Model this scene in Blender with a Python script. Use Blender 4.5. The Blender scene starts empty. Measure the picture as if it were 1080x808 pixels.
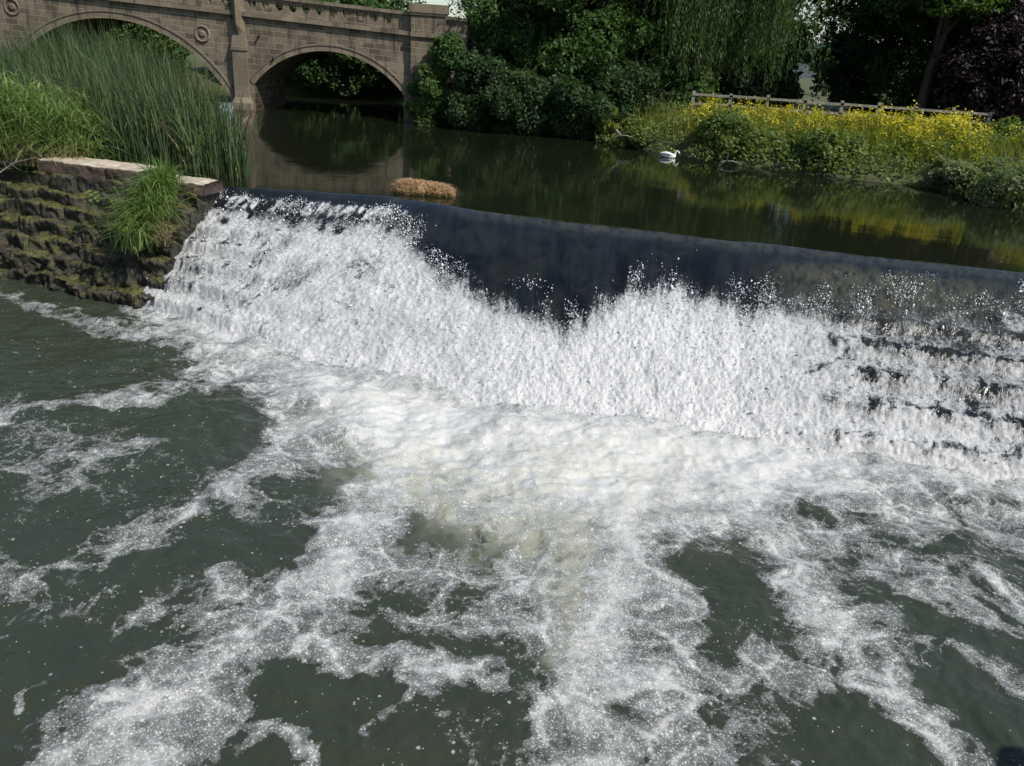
import bpy, bmesh, math, random
import numpy as np
from mathutils import Vector

R = math.radians
rng = np.random.default_rng(7)
random.seed(7)
scene = bpy.context.scene
COL = scene.collection

# ----------------------------------------------------------------- camera
EYE = np.array([0.0, 0.0, 3.6])
PITCH, ROLL, FPX = R(23.3), R(4.0), 810.0
FW = np.array([0, math.cos(PITCH), -math.sin(PITCH)])
U0 = np.array([0, math.sin(PITCH), math.cos(PITCH)])
RT = math.cos(ROLL) * np.array([1., 0, 0]) + math.sin(ROLL) * U0
UP = math.cos(ROLL) * U0 - math.sin(ROLL) * np.array([1., 0, 0])

def at(px, py, z):
    """world point at height z that was measured at a pixel of the 1080 px wide photograph"""
    d = FW + RT * (px - 540) / FPX - UP * (py - 404) / FPX
    return EYE + d * ((z - EYE[2]) / d[2])

cam_d = bpy.data.cameras.new('camera')
cam = bpy.data.objects.new('camera', cam_d)
COL.objects.link(cam)
cam_d.sensor_width = 36
cam_d.lens = 36 * FPX / 1080
cam_d.clip_end = 6000
from mathutils import Matrix
cam.matrix_world = Matrix(((RT[0], UP[0], -FW[0], EYE[0]), (RT[1], UP[1], -FW[1], EYE[1]),
                           (RT[2], UP[2], -FW[2], EYE[2]), (0, 0, 0, 1)))
scene.camera = cam

# ----------------------------------------------------------------- light
SUN_DIR = Vector((0.55, -0.38, 0.74)).normalized()
elev = math.asin(SUN_DIR.z)
world = bpy.data.worlds.new('World')
scene.world = world
world.use_nodes = True
wn = world.node_tree
sky = wn.nodes.new('ShaderNodeTexSky')
sky.sky_type = 'NISHITA'
sky.sun_disc = False
sky.sun_elevation = elev
sky.sun_rotation = math.atan2(SUN_DIR.x, SUN_DIR.y)
sky.air_density = 1.0
sky.dust_density = 0.7
bg = wn.nodes['Background']
bg.inputs['Strength'].default_value = 0.115
wn.links.new(sky.outputs[0], bg.inputs['Color'])
sd = bpy.data.lights.new('sun', 'SUN')
sd.energy = 4.2
sd.angle = R(0.5)
sd.color = (1.0, 0.95, 0.86)
so = bpy.data.objects.new('sun', sd)
so.rotation_euler = (-SUN_DIR).to_track_quat('-Z', 'Y').to_euler()
so.location = (20, -20, 40)
COL.objects.link(so)
scene.view_settings.view_transform = 'Standard'
scene.view_settings.look = 'None'
scene.view_settings.gamma = 1
scene.view_settings.exposure = 0.12
scene.view_settings.use_curve_mapping = False
scene.cycles.max_bounces = 6
scene.cycles.transmission_bounces = 3
scene.cycles.sample_clamp_indirect = 4.0
scene.cycles.caustics_reflective = False
scene.cycles.caustics_refractive = False

# ----------------------------------------------------------------- noise
def _hash(i, j, k, seed):
    h = (i * 374761393 + j * 668265263 + k * 2147483647 + seed * 1274126177) & 0xFFFFFFFF
    h = ((h ^ (h >> 13)) * 1274126177) & 0xFFFFFFFF
    h = ((h ^ (h >> 16)) * 2246822519) & 0xFFFFFFFF
    return ((h ^ (h >> 15)) & 0xFFFFFF) / float(0xFFFFFF)

def vnoise(p, seed=0):
    p = np.asarray(p, float)
    i = np.floor(p).astype(np.int64)
    f = p - i
    f = f * f * f * (f * (f * 6 - 15) + 10)
    out = 0
    for a in (0, 1):
        for b in (0, 1):
            for c in (0, 1):
                w = (f[..., 0] if a else 1 - f[..., 0]) * (f[..., 1] if b else 1 - f[..., 1]) * (f[..., 2] if c else 1 - f[..., 2])
                out = out + w * _hash(i[..., 0] + a, i[..., 1] + b, i[..., 2] + c, seed)
    return out

def fbm(p, octaves=4, seed=0, gain=0.5):
    p = np.asarray(p, float)
    s, a, t = 0, 1.0, 0
    for o in range(octaves):
        s = s + a * vnoise(p * 2.03 ** o + 17.3 * o, seed + o)
        t += a
        a *= gain
    return s / t

def sstep(a, b, x):
    t = np.clip((x - a) / (b - a), 0, 1)
    return t * t * (3 - 2 * t)

# ----------------------------------------------------------------- mesh helpers
def mesh_np(name, V, Fc, mat, parent=None, smooth=False, attrs=None):
    V = np.asarray(V, np.float32).reshape(-1, 3)
    groups = Fc if isinstance(Fc, list) else [Fc]
    groups = [np.asarray(g, np.int32) for g in groups if len(g)]
    me = bpy.data.meshes.new(name)
    me.vertices.add(len(V))
    me.vertices.foreach_set('co', V.ravel())
    loops = np.concatenate([g.ravel() for g in groups])
    tot = np.concatenate([np.full(len(g), g.shape[1], np.int32) for g in groups])
    start = np.concatenate([[0], np.cumsum(tot)[:-1]]).astype(np.int32)
    me.loops.add(len(loops))
    me.loops.foreach_set('vertex_index', loops)
    me.polygons.add(len(tot))
    me.polygons.foreach_set('loop_start', start)
    me.polygons.foreach_set('loop_total', tot)
    me.update(calc_edges=True)
    me.polygons.foreach_set('use_smooth', np.full(len(tot), bool(smooth)))
    for an, (dom, typ, data) in (attrs or {}).items():
        at_ = me.attributes.new(an, typ, dom)
        at_.data.foreach_set('vector' if typ == 'FLOAT_VECTOR' else 'value', np.asarray(data, np.float32).ravel())
    me.materials.append(mat)
    o = bpy.data.objects.new(name, me)
    COL.objects.link(o)
    if parent:
        o.parent = parent
    return o

class MB:
    """collects pieces that become ONE mesh"""
    def __init__(s):
        s.V, s.Q, s.T, s.n, s.rq, s.rt = [], [], [], 0, [], []
    def add(s, V, Q=None, T=None, r=None):
        V = np.asarray(V, float).reshape(-1, 3)
        if Q is not None and len(Q):
            s.Q.append(np.asarray(Q, np.int64) + s.n)
            s.rq.append(np.full(len(Q), random.random()) if r is None else np.broadcast_to(r, (len(Q),)))
        if T is not None and len(T):
            s.T.append(np.asarray(T, np.int64) + s.n)
            s.rt.append(np.full(len(T), random.random()) if r is None else np.broadcast_to(r, (len(T),)))
        s.V.append(V)
        s.n += len(V)
    def box(s, lo, hi):
        x0, y0, z0 = lo
        x1, y1, z1 = hi
        s.add([(x0, y0, z0), (x1, y0, z0), (x1, y1, z0), (x0, y1, z0), (x0, y0, z1), (x1, y0, z1), (x1, y1, z1), (x0, y1, z1)],
              [(0, 3, 2, 1), (4, 5, 6, 7), (0, 1, 5, 4), (1, 2, 6, 5), (2, 3, 7, 6), (3, 0, 4, 7)])
    def tube(s, pts, rad, sides=7, cap=True):
        pts = np.asarray(pts, float)
        n = len(pts)
        rad = np.broadcast_to(np.asarray(rad, float), (n,))
        tg = np.gradient(pts, axis=0)
        tg /= np.linalg.norm(tg, axis=1)[:, None] + 1e-9
        ref = np.array([0, 0, 1.0]) if abs(tg[0, 2]) < 0.8 else np.array([1.0, 0, 0])
        a = np.linspace(0, 2 * math.pi, sides, endpoint=False)
        V = []
        for i in range(n):
            u = np.cross(ref, tg[i]); u /= np.linalg.norm(u) + 1e-9
            v = np.cross(tg[i], u)
            V.append(pts[i] + rad[i] * (np.cos(a)[:, None] * u + np.sin(a)[:, None] * v))
        V = np.concatenate(V)
        Q = [(i * sides + k, i * sides + (k + 1) % sides, (i + 1) * sides + (k + 1) % sides, (i + 1) * sides + k)
             for i in range(n - 1) for k in range(sides)]
        T = []
        if cap:
            V = np.concatenate([V, pts[[0, -1]]])
            c0, c1 = n * sides, n * sides + 1
            T = [(c0, (k + 1) % sides, k) for k in range(sides)] + [(c1, (n - 1) * sides + k, (n - 1) * sides + (k + 1) % sides) for k in range(sides)]
        s.add(V, Q, T)
    def build(s, name, mat, parent=None, smooth=False):
        V = np.concatenate(s.V)
        fs, rr = [], []
        if s.Q:
            fs.append(np.concatenate(s.Q)); rr += s.rq
        if s.T:
            fs.append(np.concatenate(s.T)); rr += s.rt
        return mesh_np(name, V, fs, mat, parent, smooth, {'rnd': ('FACE', 'FLOAT', np.concatenate(rr))})

def grid_faces(nu, nv):
    i = np.arange(nu - 1)[:, None] * nv + np.arange(nv - 1)[None]
    return np.stack([i, i + nv, i + nv + 1, i + 1], -1).reshape(-1, 4)

def tag(o, label=None, cat=None, group=None, kind=None):
    if label: o['label'] = label
    if cat: o['category'] = cat
    if group: o['group'] = group
    if kind: o['kind'] = kind
    return o

def empty(name, loc, label, cat, group=None, rz=0):
    o = bpy.data.objects.new(name, None)
    o.location = loc
    o.rotation_euler.z = rz
    o.empty_display_size = 0.2
    COL.objects.link(o)
    return tag(o, label, cat, group)

def copy_thing(root, loc, rz=0, sc=1.0):
    r = root.copy()
    COL.objects.link(r)
    r.location = loc
    r.rotation_euler.z = rz
    r.scale = (sc, sc, sc)
    for ch in root.children:
        c = ch.copy()
        COL.objects.link(c)
        c.parent = r
    return r

# ----------------------------------------------------------------- materials
class NT:
    def __init__(s, name):
        s.m = bpy.data.materials.new(name)
        s.m.use_nodes = True
        s.t = s.m.node_tree
        s.p = s.t.nodes['Principled BSDF']
        s.out = s.t.nodes['Material Output']
    def n(s, typ, **kw):
        nd = s.t.nodes.new('ShaderNode' + typ)
        for k, v in kw.items():
            setattr(nd, k, v)
        return nd
    def link(s, a, b):
        s.t.links.new(a, b)
    def set(s, sock, v):
        if hasattr(v, 'is_output'):
            s.link(v, sock)
        else:
            sock.default_value = v
    def math(s, op, a, b=0.0, clamp=False):
        nd = s.n('Math', operation=op, use_clamp=clamp)
        s.set(nd.inputs[0], a); s.set(nd.inputs[1], b)
        return nd.outputs[0]
    def attr(s, name, vec=False):
        nd = s.n('Attribute', attribute_name=name)
        return nd.outputs['Vector'] if vec else nd.outputs['Fac']
    def noise(s, vec, scale, detail=4, rough=0.5, dist=0.0):
        nd = s.n('TexNoise')
        if vec is not None: s.link(vec, nd.inputs['Vector'])
        nd.inputs['Scale'].default_value = scale
        nd.inputs['Detail'].default_value = detail
        nd.inputs['Roughness'].default_value = rough
        nd.inputs['Distortion'].default_value = dist
        return nd.outputs['Fac']
    def voro(s, vec, scale, feature='F1', out='Distance', rand=1.0, dim='3D'):
        nd = s.n('TexVoronoi', feature=feature, voronoi_dimensions=dim)
        if vec is not None: s.link(vec, nd.inputs['Vector'])
        nd.inputs['Scale'].default_value = scale
        nd.inputs['Randomness'].default_value = rand
        return nd.outputs[out]
    def ss(s, x, a, b, lo=0.0, hi=1.0):
        nd = s.n('MapRange', interpolation_type='SMOOTHSTEP')
        s.set(nd.inputs[0], x)
        for i, v in enumerate((a, b, lo, hi)):
            nd.inputs[1 + i].default_value = v
        return nd.outputs[0]
    def mix(s, f, a, b):
        nd = s.n('Mix', data_type='RGBA')
        s.set(nd.inputs[0], f)
        for sock, v in ((nd.inputs[6], a), (nd.inputs[7], b)):
            s.set(sock, (*v, 1) if isinstance(v, tuple) and len(v) == 3 else v)
        return nd.outputs[2]
    def coords(s, which='Object'):
        return s.n('TexCoord').outputs[which]
    def geopos(s):
        return s.n('NewGeometry').outputs['Position']
    def mapping(s, vec, scale=(1, 1, 1), rot=(0, 0, 0)):
        nd = s.n('Mapping')
        s.link(vec, nd.inputs[0])
        nd.inputs['Scale'].default_value = scale
        nd.inputs['Rotation'].default_value = rot
        return nd.outputs[0]
    def bump(s, h, strength=0.5, dist=0.02, normal=None):
        nd = s.n('Bump')
        s.set(nd.inputs['Height'], h)
        s.set(nd.inputs['Strength'], strength)
        nd.inputs['Distance'].default_value = dist
        if normal is not None: s.link(normal, nd.inputs['Normal'])
        return nd.outputs[0]

def leaf_mat(name, a, b, c, trans=0.35, rough=0.5):
    """leaf colour differs from leaf to leaf (rnd on each face) plus slow patches"""
    k = NT(name)
    rnd = k.attr('rnd')
    big = k.noise(k.geopos(), 0.7, 3)
    col = k.mix(rnd, a, b)
    col = k.mix(k.ss(big, 0.45, 0.7), col, c)
    k.link(col, k.p.inputs['Base Color'])
    k.p.inputs['Roughness'].default_value = rough
    k.p.inputs['Specular IOR Level'].default_value = 0.35
    tr = k.n('BsdfTranslucent')
    br = k.n('Mix', data_type='RGBA', blend_type='MULTIPLY')
    br.inputs[0].default_value = 1
    k.link(col, br.inputs[6]); br.inputs[7].default_value = (1.3, 1.5, 0.6, 1)
    k.link(br.outputs[2], tr.inputs[0])
    ms = k.n('MixShader')
    ms.inputs[0].default_value = trans
    k.link(k.p.outputs[0], ms.inputs[1]); k.link(tr.outputs[0], ms.inputs[2])
    k.link(ms.outputs[0], k.out.inputs['Surface'])
    return k.m

M = {}
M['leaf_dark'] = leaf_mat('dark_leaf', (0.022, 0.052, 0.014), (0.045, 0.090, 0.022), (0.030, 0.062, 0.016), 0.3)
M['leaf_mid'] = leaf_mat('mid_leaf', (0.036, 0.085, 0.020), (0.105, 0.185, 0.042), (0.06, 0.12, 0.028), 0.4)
M['leaf_light'] = leaf_mat('light_leaf', (0.055, 0.105, 0.022), (0.10, 0.165, 0.035), (0.065, 0.12, 0.025), 0.4)
M['willow_leaf'] = leaf_mat('willow_leaf', (0.036, 0.072, 0.024), (0.115, 0.165, 0.055), (0.055, 0.10, 0.032), 0.42)
M['copper_leaf'] = leaf_mat('copper_leaf', (0.020, 0.012, 0.014), (0.040, 0.020, 0.022), (0.022, 0.015, 0.014), 0.2)
M['bramble'] = leaf_mat('bramble_leaf', (0.045, 0.088, 0.020), (0.24, 0.290, 0.06), (0.085, 0.125, 0.030), 0.42)
M['pale_leaf'] = leaf_mat('pale_leaf', (0.13, 0.165, 0.07), (0.22, 0.25, 0.12), (0.15, 0.18, 0.08), 0.4)
M['weed_leaf'] = leaf_mat('weed_leaf', (0.13, 0.16, 0.028), (0.26, 0.27, 0.055), (0.20, 0.21, 0.04), 0.45)
M['reed'] = leaf_mat('reed_blade', (0.020, 0.044, 0.017), (0.165, 0.220, 0.080), (0.042, 0.078, 0.030), 0.3)
M['grass'] = leaf_mat('grass_blade', (0.095, 0.165, 0.050), (0.30, 0.38, 0.135), (0.16, 0.235, 0.07), 0.45)
M['dry_grass'] = leaf_mat('dry_grass', (0.20, 0.15, 0.08), (0.36, 0.29, 0.17), (0.26, 0.20, 0.11), 0.2, 0.7)
M['straw'] = leaf_mat('straw', (0.36, 0.22, 0.11), (0.60, 0.42, 0.25), (0.45, 0.29, 0.16), 0.1, 0.7)
M['petal'] = leaf_mat('yellow_petal', (0.50, 0.42, 0.025), (0.70, 0.60, 0.05), (0.56, 0.48, 0.03), 0.3)
M['moss_leaf'] = leaf_mat('moss_tuft', (0.09, 0.10, 0.015), (0.16, 0.16, 0.03), (0.10, 0.11, 0.02), 0.2)

def simple(name, col, rough=0.6, var=0.35, scale=6.0, bump=0.3):
    k = NT(name)
    nz = k.noise(k.geopos(), scale, 6, 0.6)
    c2 = tuple(x * (1 - var) for x in col)
    c3 = tuple(min(1, x * (1 + var)) for x in col)
    k.link(k.mix(k.ss(nz, 0.3, 0.7), c2, c3), k.p.inputs['Base Color'])
    k.p.inputs['Roughness'].default_value = rough
    if bump:
        k.link(k.bump(nz, bump, 0.03), k.p.inputs['Normal'])
    return k.m

M['bark'] = simple('bark', (0.055, 0.042, 0.03), 0.85, 0.5, 9, 0.8)
M['dead_wood'] = simple('bleached_wood', (0.36, 0.33, 0.29), 0.8, 0.35, 14, 0.4)
M['twig'] = simple('grey_twig', (0.17, 0.15, 0.13), 0.8, 0.3, 14, 0.3)
M['fence_wood'] = simple('weathered_wood', (0.20, 0.185, 0.15), 0.8, 0.35, 7, 0.4)
M['feather'] = simple('white_feather', (0.78, 0.77, 0.74), 0.6, 0.06, 20, 0.15)
M['bill'] = simple('orange_bill', (0.62, 0.20, 0.03), 0.45, 0.1, 20, 0)
M['black_skin'] = simple('black_knob', (0.02, 0.02, 0.02), 0.5, 0.1, 20, 0)

def stone_mat(name, base, dark, pale, mortar, bw=0.62, bh=0.27):
    k = NT(name)
    pos = k.geopos()
    sep = k.n('SeparateXYZ'); k.link(pos, sep.inputs[0])
    nw = k.noise(pos, 1.1, 3)
    cx = k.n('CombineXYZ')
    k.link(k.math('ADD', sep.outputs[0], k.math('MULTIPLY', sep.outputs[1], 0.93)), cx.inputs[0])
    k.link(k.math('ADD', k.math('ADD', sep.outputs[2], k.math('MULTIPLY', sep.outputs[0], 0.043)), k.math('MULTIPLY', nw, 0.05)), cx.inputs[1])
    b = k.n('TexBrick')
    k.link(cx.outputs[0], b.inputs['Vector'])
    b.offset = 0.47; b.squash = 0.72; b.squash_frequency = 3
    b.inputs['Color1'].default_value = (*base, 1)
    b.inputs['Color2'].default_value = (*dark, 1)
    b.inputs['Mortar'].default_value = (*mortar, 1)
    b.inputs['Scale'].default_value = 1.0
    b.inputs['Mortar Size'].default_value = 0.014
    b.inputs['Mortar Smooth'].default_value = 0.4
    b.inputs['Bias'].default_value = -0.1
    b.inputs['Brick Width'].default_value = bw
    b.inputs['Row Height'].default_value = bh
    big = k.noise(pos, 0.55, 5, 0.6)
    drip = k.noise(k.mapping(pos, (2.2, 2.2, 0.25)), 1.5, 5, 0.6)
    fine = k.noise(pos, 11, 6, 0.65)
    c = k.mix(k.ss(big, 0.50, 0.72), b.outputs['Color'], pale)
    c = k.mix(k.ss(drip, 0.50, 0.70, 0, 0.75), c, tuple(x * 0.45 for x in dark))
    c = k.mix(k.ss(fine, 0.45, 0.8, 0, 0.7), c, tuple(x * 0.5 for x in base))
    k.link(c, k.p.inputs['Base Color'])
    k.p.inputs['Roughness'].default_value = 0.9
    k.p.inputs['Specular IOR Level'].default_value = 0.2
    h = k.math('ADD', k.math('MULTIPLY', b.outputs['Fac'], -0.6), k.math('MULTIPLY', fine, 0.7))
    k.link(k.bump(h, 0.7, 0.03), k.p.inputs['Normal'])
    return k.m

M['stone'] = stone_mat('bridge_stone', (0.205, 0.168, 0.120), (0.085, 0.071, 0.053), (0.29, 0.237, 0.170), (0.36, 0.30, 0.22))
M['ashlar'] = stone_mat('dressed_stone', (0.245, 0.20, 0.142), (0.150, 0.122, 0.088), (0.31, 0.252, 0.18), (0.16, 0.13, 0.095), 0.9, 0.6)

def wet_stone():
    k = NT('wet_mossy_stone')
    pos = k.geopos()
    nrm = k.n('SeparateXYZ'); k.link(k.n('NewGeometry').outputs['Normal'], nrm.inputs[0])
    a = k.noise(pos, 1.6, 6, 0.6); b = k.noise(pos, 7, 6, 0.65); c = k.noise(pos, 28, 3, 0.6)
    col = k.mix(k.ss(b, 0.35, 0.7), (0.020, 0.020, 0.016), (0.082, 0.070, 0.048))
    moss = k.math('MULTIPLY', k.ss(a, 0.38, 0.55), k.ss(nrm.outputs[2], -0.05, 0.7))
    mcol = k.mix(k.ss(c, 0.35, 0.7), (0.040, 0.050, 0.012), (0.170, 0.155, 0.038))
    col = k.mix(k.math('MULTIPLY', moss, k.ss(b, 0.3, 0.55)), col, mcol)
    k.link(col, k.p.inputs['Base Color'])
    k.link(k.ss(b, 0.35, 0.7, 0.35, 0.85), k.p.inputs['Roughness'])
    h = k.math('ADD', b, k.math('MULTIPLY', c, 0.5))
    k.link(k.bump(h, 0.9, 0.05), k.p.inputs['Normal'])
    return k.m
M['wet_stone'] = wet_stone()

def slab_mat():
    k = NT('sandy_slab')
    pos = k.geopos()
    nrm = k.n('SeparateXYZ'); k.link(k.n('NewGeometry').outputs['Normal'], nrm.inputs[0])
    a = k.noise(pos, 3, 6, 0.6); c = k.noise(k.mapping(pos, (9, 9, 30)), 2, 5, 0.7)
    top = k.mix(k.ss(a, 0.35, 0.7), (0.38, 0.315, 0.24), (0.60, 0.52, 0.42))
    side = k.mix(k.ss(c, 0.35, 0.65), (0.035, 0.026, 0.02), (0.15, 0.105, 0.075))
    k.link(k.mix(k.ss(nrm.outputs[2], 0.55, 0.85), side, top), k.p.inputs['Base Color'])  # sunlit top and darker brown front put into the colour by facing
    k.p.inputs['Roughness'].default_value = 0.9
    k.link(k.bump(k.math('ADD', a, c), 0.6, 0.03), k.p.inputs['Normal'])
    return k.m
M['slab'] = slab_mat()

def ground_mat():
    k = NT('earth_and_grass')
    pos = k.geopos()
    a = k.noise(pos, 0.35, 6, 0.6); b = k.noise(pos, 5, 6, 0.7)
    c = k.mix(k.ss(b, 0.3, 0.7), (0.045, 0.065, 0.018), (0.10, 0.115, 0.035))
    c = k.mix(k.ss(a, 0.5, 0.65, 0, 0.7), c, (0.075, 0.060, 0.038))
    k.link(c, k.p.inputs['Base Color'])
    k.p.inputs['Roughness'].default_value = 0.95
    k.link(k.bump(b, 0.8, 0.08), k.p.inputs['Normal'])
    return k.m
M['ground'] = ground_mat()
M['hill'] = simple('hazy_wooded_hill', (0.035, 0.052, 0.045), 0.95, 0.5, .05, 0)  # distance haze put into the hill colour as a bluish tint

def river_mat():
    k = NT('river_water')
    pos = k.geopos()
    far = k.noise(k.mapping(pos, (0.6, 1.3, 1)), 2.2, 4, 0.55)
    near = k.noise(k.mapping(pos, (0.5, 1.5, 1)), 6.0, 3, 0.5)
    murk = k.noise(pos, 0.25, 3)
    k.link(k.mix(murk, (0.007, 0.010, 0.005), (0.013, 0.016, 0.008)), k.p.inputs['Base Color'])
    k.p.inputs['Roughness'].default_value = 0.04
    k.p.inputs['IOR'].default_value = 1.333
    h = k.math('ADD', far, k.math('MULTIPLY', near, 0.35))
    k.link(k.bump(h, 0.045, 0.05), k.p.inputs['Normal'])
    return k.m
M['river'] = river_mat()

def pool_mat():
    k = NT('foaming_pool_water')
    w = k.attr('wuv', True); sv = k.attr('suv', True); p = k.geopos()
    D = k.attr('dens'); AER = k.attr('aer'); ST = k.attr('str')
    lace = k.voro(w, 1.7)
    lace2 = k.voro(w, 4.3)
    n1 = k.noise(w, 2.0, 6, 0.62)
    n2 = k.noise(p, 11, 5, 0.62)
    n3 = k.noise(p, 48, 3, 0.6)
    st = k.noise(sv, 3.0, 6, 0.62)
    edge = k.voro(w, 1.5, 'DISTANCE_TO_EDGE')
    edge2 = k.voro(w, 3.7, 'DISTANCE_TO_EDGE')
    fil = k.math('ADD', k.ss(edge, 0.0, 0.09, 0.34, 0.0), k.ss(edge2, 0.0, 0.09, 0.22, 0.0))
    net = k.math('ADD', k.ss(lace, 0.22, 0.62, -0.22, 0.22), k.ss(lace2, 0.2, 0.6, -0.14, 0.12))
    net = k.math('ADD', net, fil)
    mid = k.math('MULTIPLY', k.ss(D, 0.10, 0.40), k.ss(D, 0.8, 1.3, 1.0, 0.35))
    val = k.math('ADD', D, k.math('MULTIPLY', net, mid))
    val = k.math('ADD', val, k.math('MULTIPLY', k.math('SUBTRACT', n1, 0.5), 1.25))
    val = k.math('ADD', val, k.math('MULTIPLY', k.math('SUBTRACT', n2, 0.5), 1.15))
    val = k.math('ADD', val, k.math('MULTIPLY', k.math('SUBTRACT', n3, 0.5), 0.42))
    val = k.math('ADD', val, k.math('MULTIPLY', k.math('MULTIPLY', k.math('SUBTRACT', st, 0.5), 2.4), ST))
    bub = k.voro(p, 30); bub2 = k.voro(p, 62)
    cover = k.math('MULTIPLY', k.ss(val, 0.44, 0.68), k.ss(val, 0.3, 1.3, 0.80, 1.0))
    # loose bubbles and small rafts of foam drifting on the dark water
    fl = k.n('TexVoronoi'); k.link(p, fl.inputs['Vector']); fl.inputs['Scale'].default_value = 10
    fsel = k.n('SeparateColor'); k.link(fl.outputs['Color'], fsel.inputs[0])
    fsz = k.math('ADD', 0.06, k.math('MULTIPLY', fsel.outputs[1], 0.16))
    fleck = k.math('MULTIPLY', k.math('LESS_THAN', k.math('ADD', fl.outputs['Distance'], k.math('MULTIPLY', k.math('SUBTRACT', n3, .5), .22)), fsz),
                   k.ss(k.math('ADD', fsel.outputs[0], k.math('MULTIPLY', val, 0.9)), 0.88, 1.0))
    fm = k.n('TexVoronoi'); k.link(p, fm.inputs['Vector']); fm.inputs['Scale'].default_value = 24
    fms = k.n('SeparateColor'); k.link(fm.outputs['Color'], fms.inputs[0])
    patch = k.noise(sv, 2.0, 5, 0.65)
    fleck2 = k.math('MULTIPLY', k.ss(fm.outputs['Distance'], 0.16, 0.30, 1.0, 0.0),
                    k.ss(k.math('ADD', fms.outputs[0], k.math('MULTIPLY', k.math('ADD', val, k.math('MULTIPLY', k.math('SUBTRACT', patch, .5), 1.2)), 0.8)), 1.02, 1.12))
    fleck = k.math('MAXIMUM', fleck, fleck2)
    cover = k.math('MAXIMUM', cover, k.math('MULTIPLY', fleck, 0.85))
    thick = k.ss(val, 0.75, 2.0)
    dots = k.math('ADD', k.ss(bub, 0.12, 0.42, 0.6, 0.0), k.ss(bub2, 0.12, 0.40, 0.5, 0.0), True)
    lowc = k.mix(thick, (0.19, 0.203, 0.197), (0.56, 0.565, 0.55))
    highc = k.mix(thick, (0.66, 0.67, 0.67), (0.80, 0.805, 0.79))
    foam = k.mix(dots, lowc, highc)
    foam = k.mix(k.math('MULTIPLY', fleck, 0.8), foam, (0.74, 0.75, 0.74))
    cover = k.math('MULTIPLY', cover, k.math('ADD', k.ss(val, 0.5, 1.6, 0.48, 1.0), k.math('MULTIPLY', dots, 0.55)), True)
    deep = k.mix(n1, (0.028, 0.036, 0.024), (0.046, 0.056, 0.038))
    aer = k.math('MULTIPLY', AER, k.ss(n1, 0.25, 0.55))
    deep = k.mix(aer, deep, (0.44, 0.445, 0.345))
    c = k.mix(cover, deep, foam)
    c = k.mix(k.math('MULTIPLY', aer, k.ss(n1, 0.42, 0.60, 0.7, 0.0)), c, (0.58, 0.58, 0.47))
    k.link(c, k.p.inputs['Base Color'])
    k.p.inputs['IOR'].default_value = 1.333
    k.link(k.math('ADD', k.math('MULTIPLY', cover, 0.30), 0.08), k.p.inputs['Roughness'])
    wv = k.math('ADD', k.noise(p, 3.2, 4, 0.6), k.math('MULTIPLY', k.noise(sv, 9.0, 4, 0.6), 0.45))
    h = k.math('ADD', k.math('MULTIPLY', wv, k.math('SUBTRACT', 1.0, k.math('MULTIPLY', cover, 0.75))), k.math('MULTIPLY', cover, 0.12))
    b1 = k.bump(h, 0.6, 0.05)
    b2 = k.bump(k.math('MULTIPLY', k.math('ADD', dots, k.math('MULTIPLY', n2, 0.5)), cover), 0.5, 0.010, b1)
    k.link(b2, k.p.inputs['Normal'])
    return k.m
M['pool'] = pool_mat()

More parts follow.
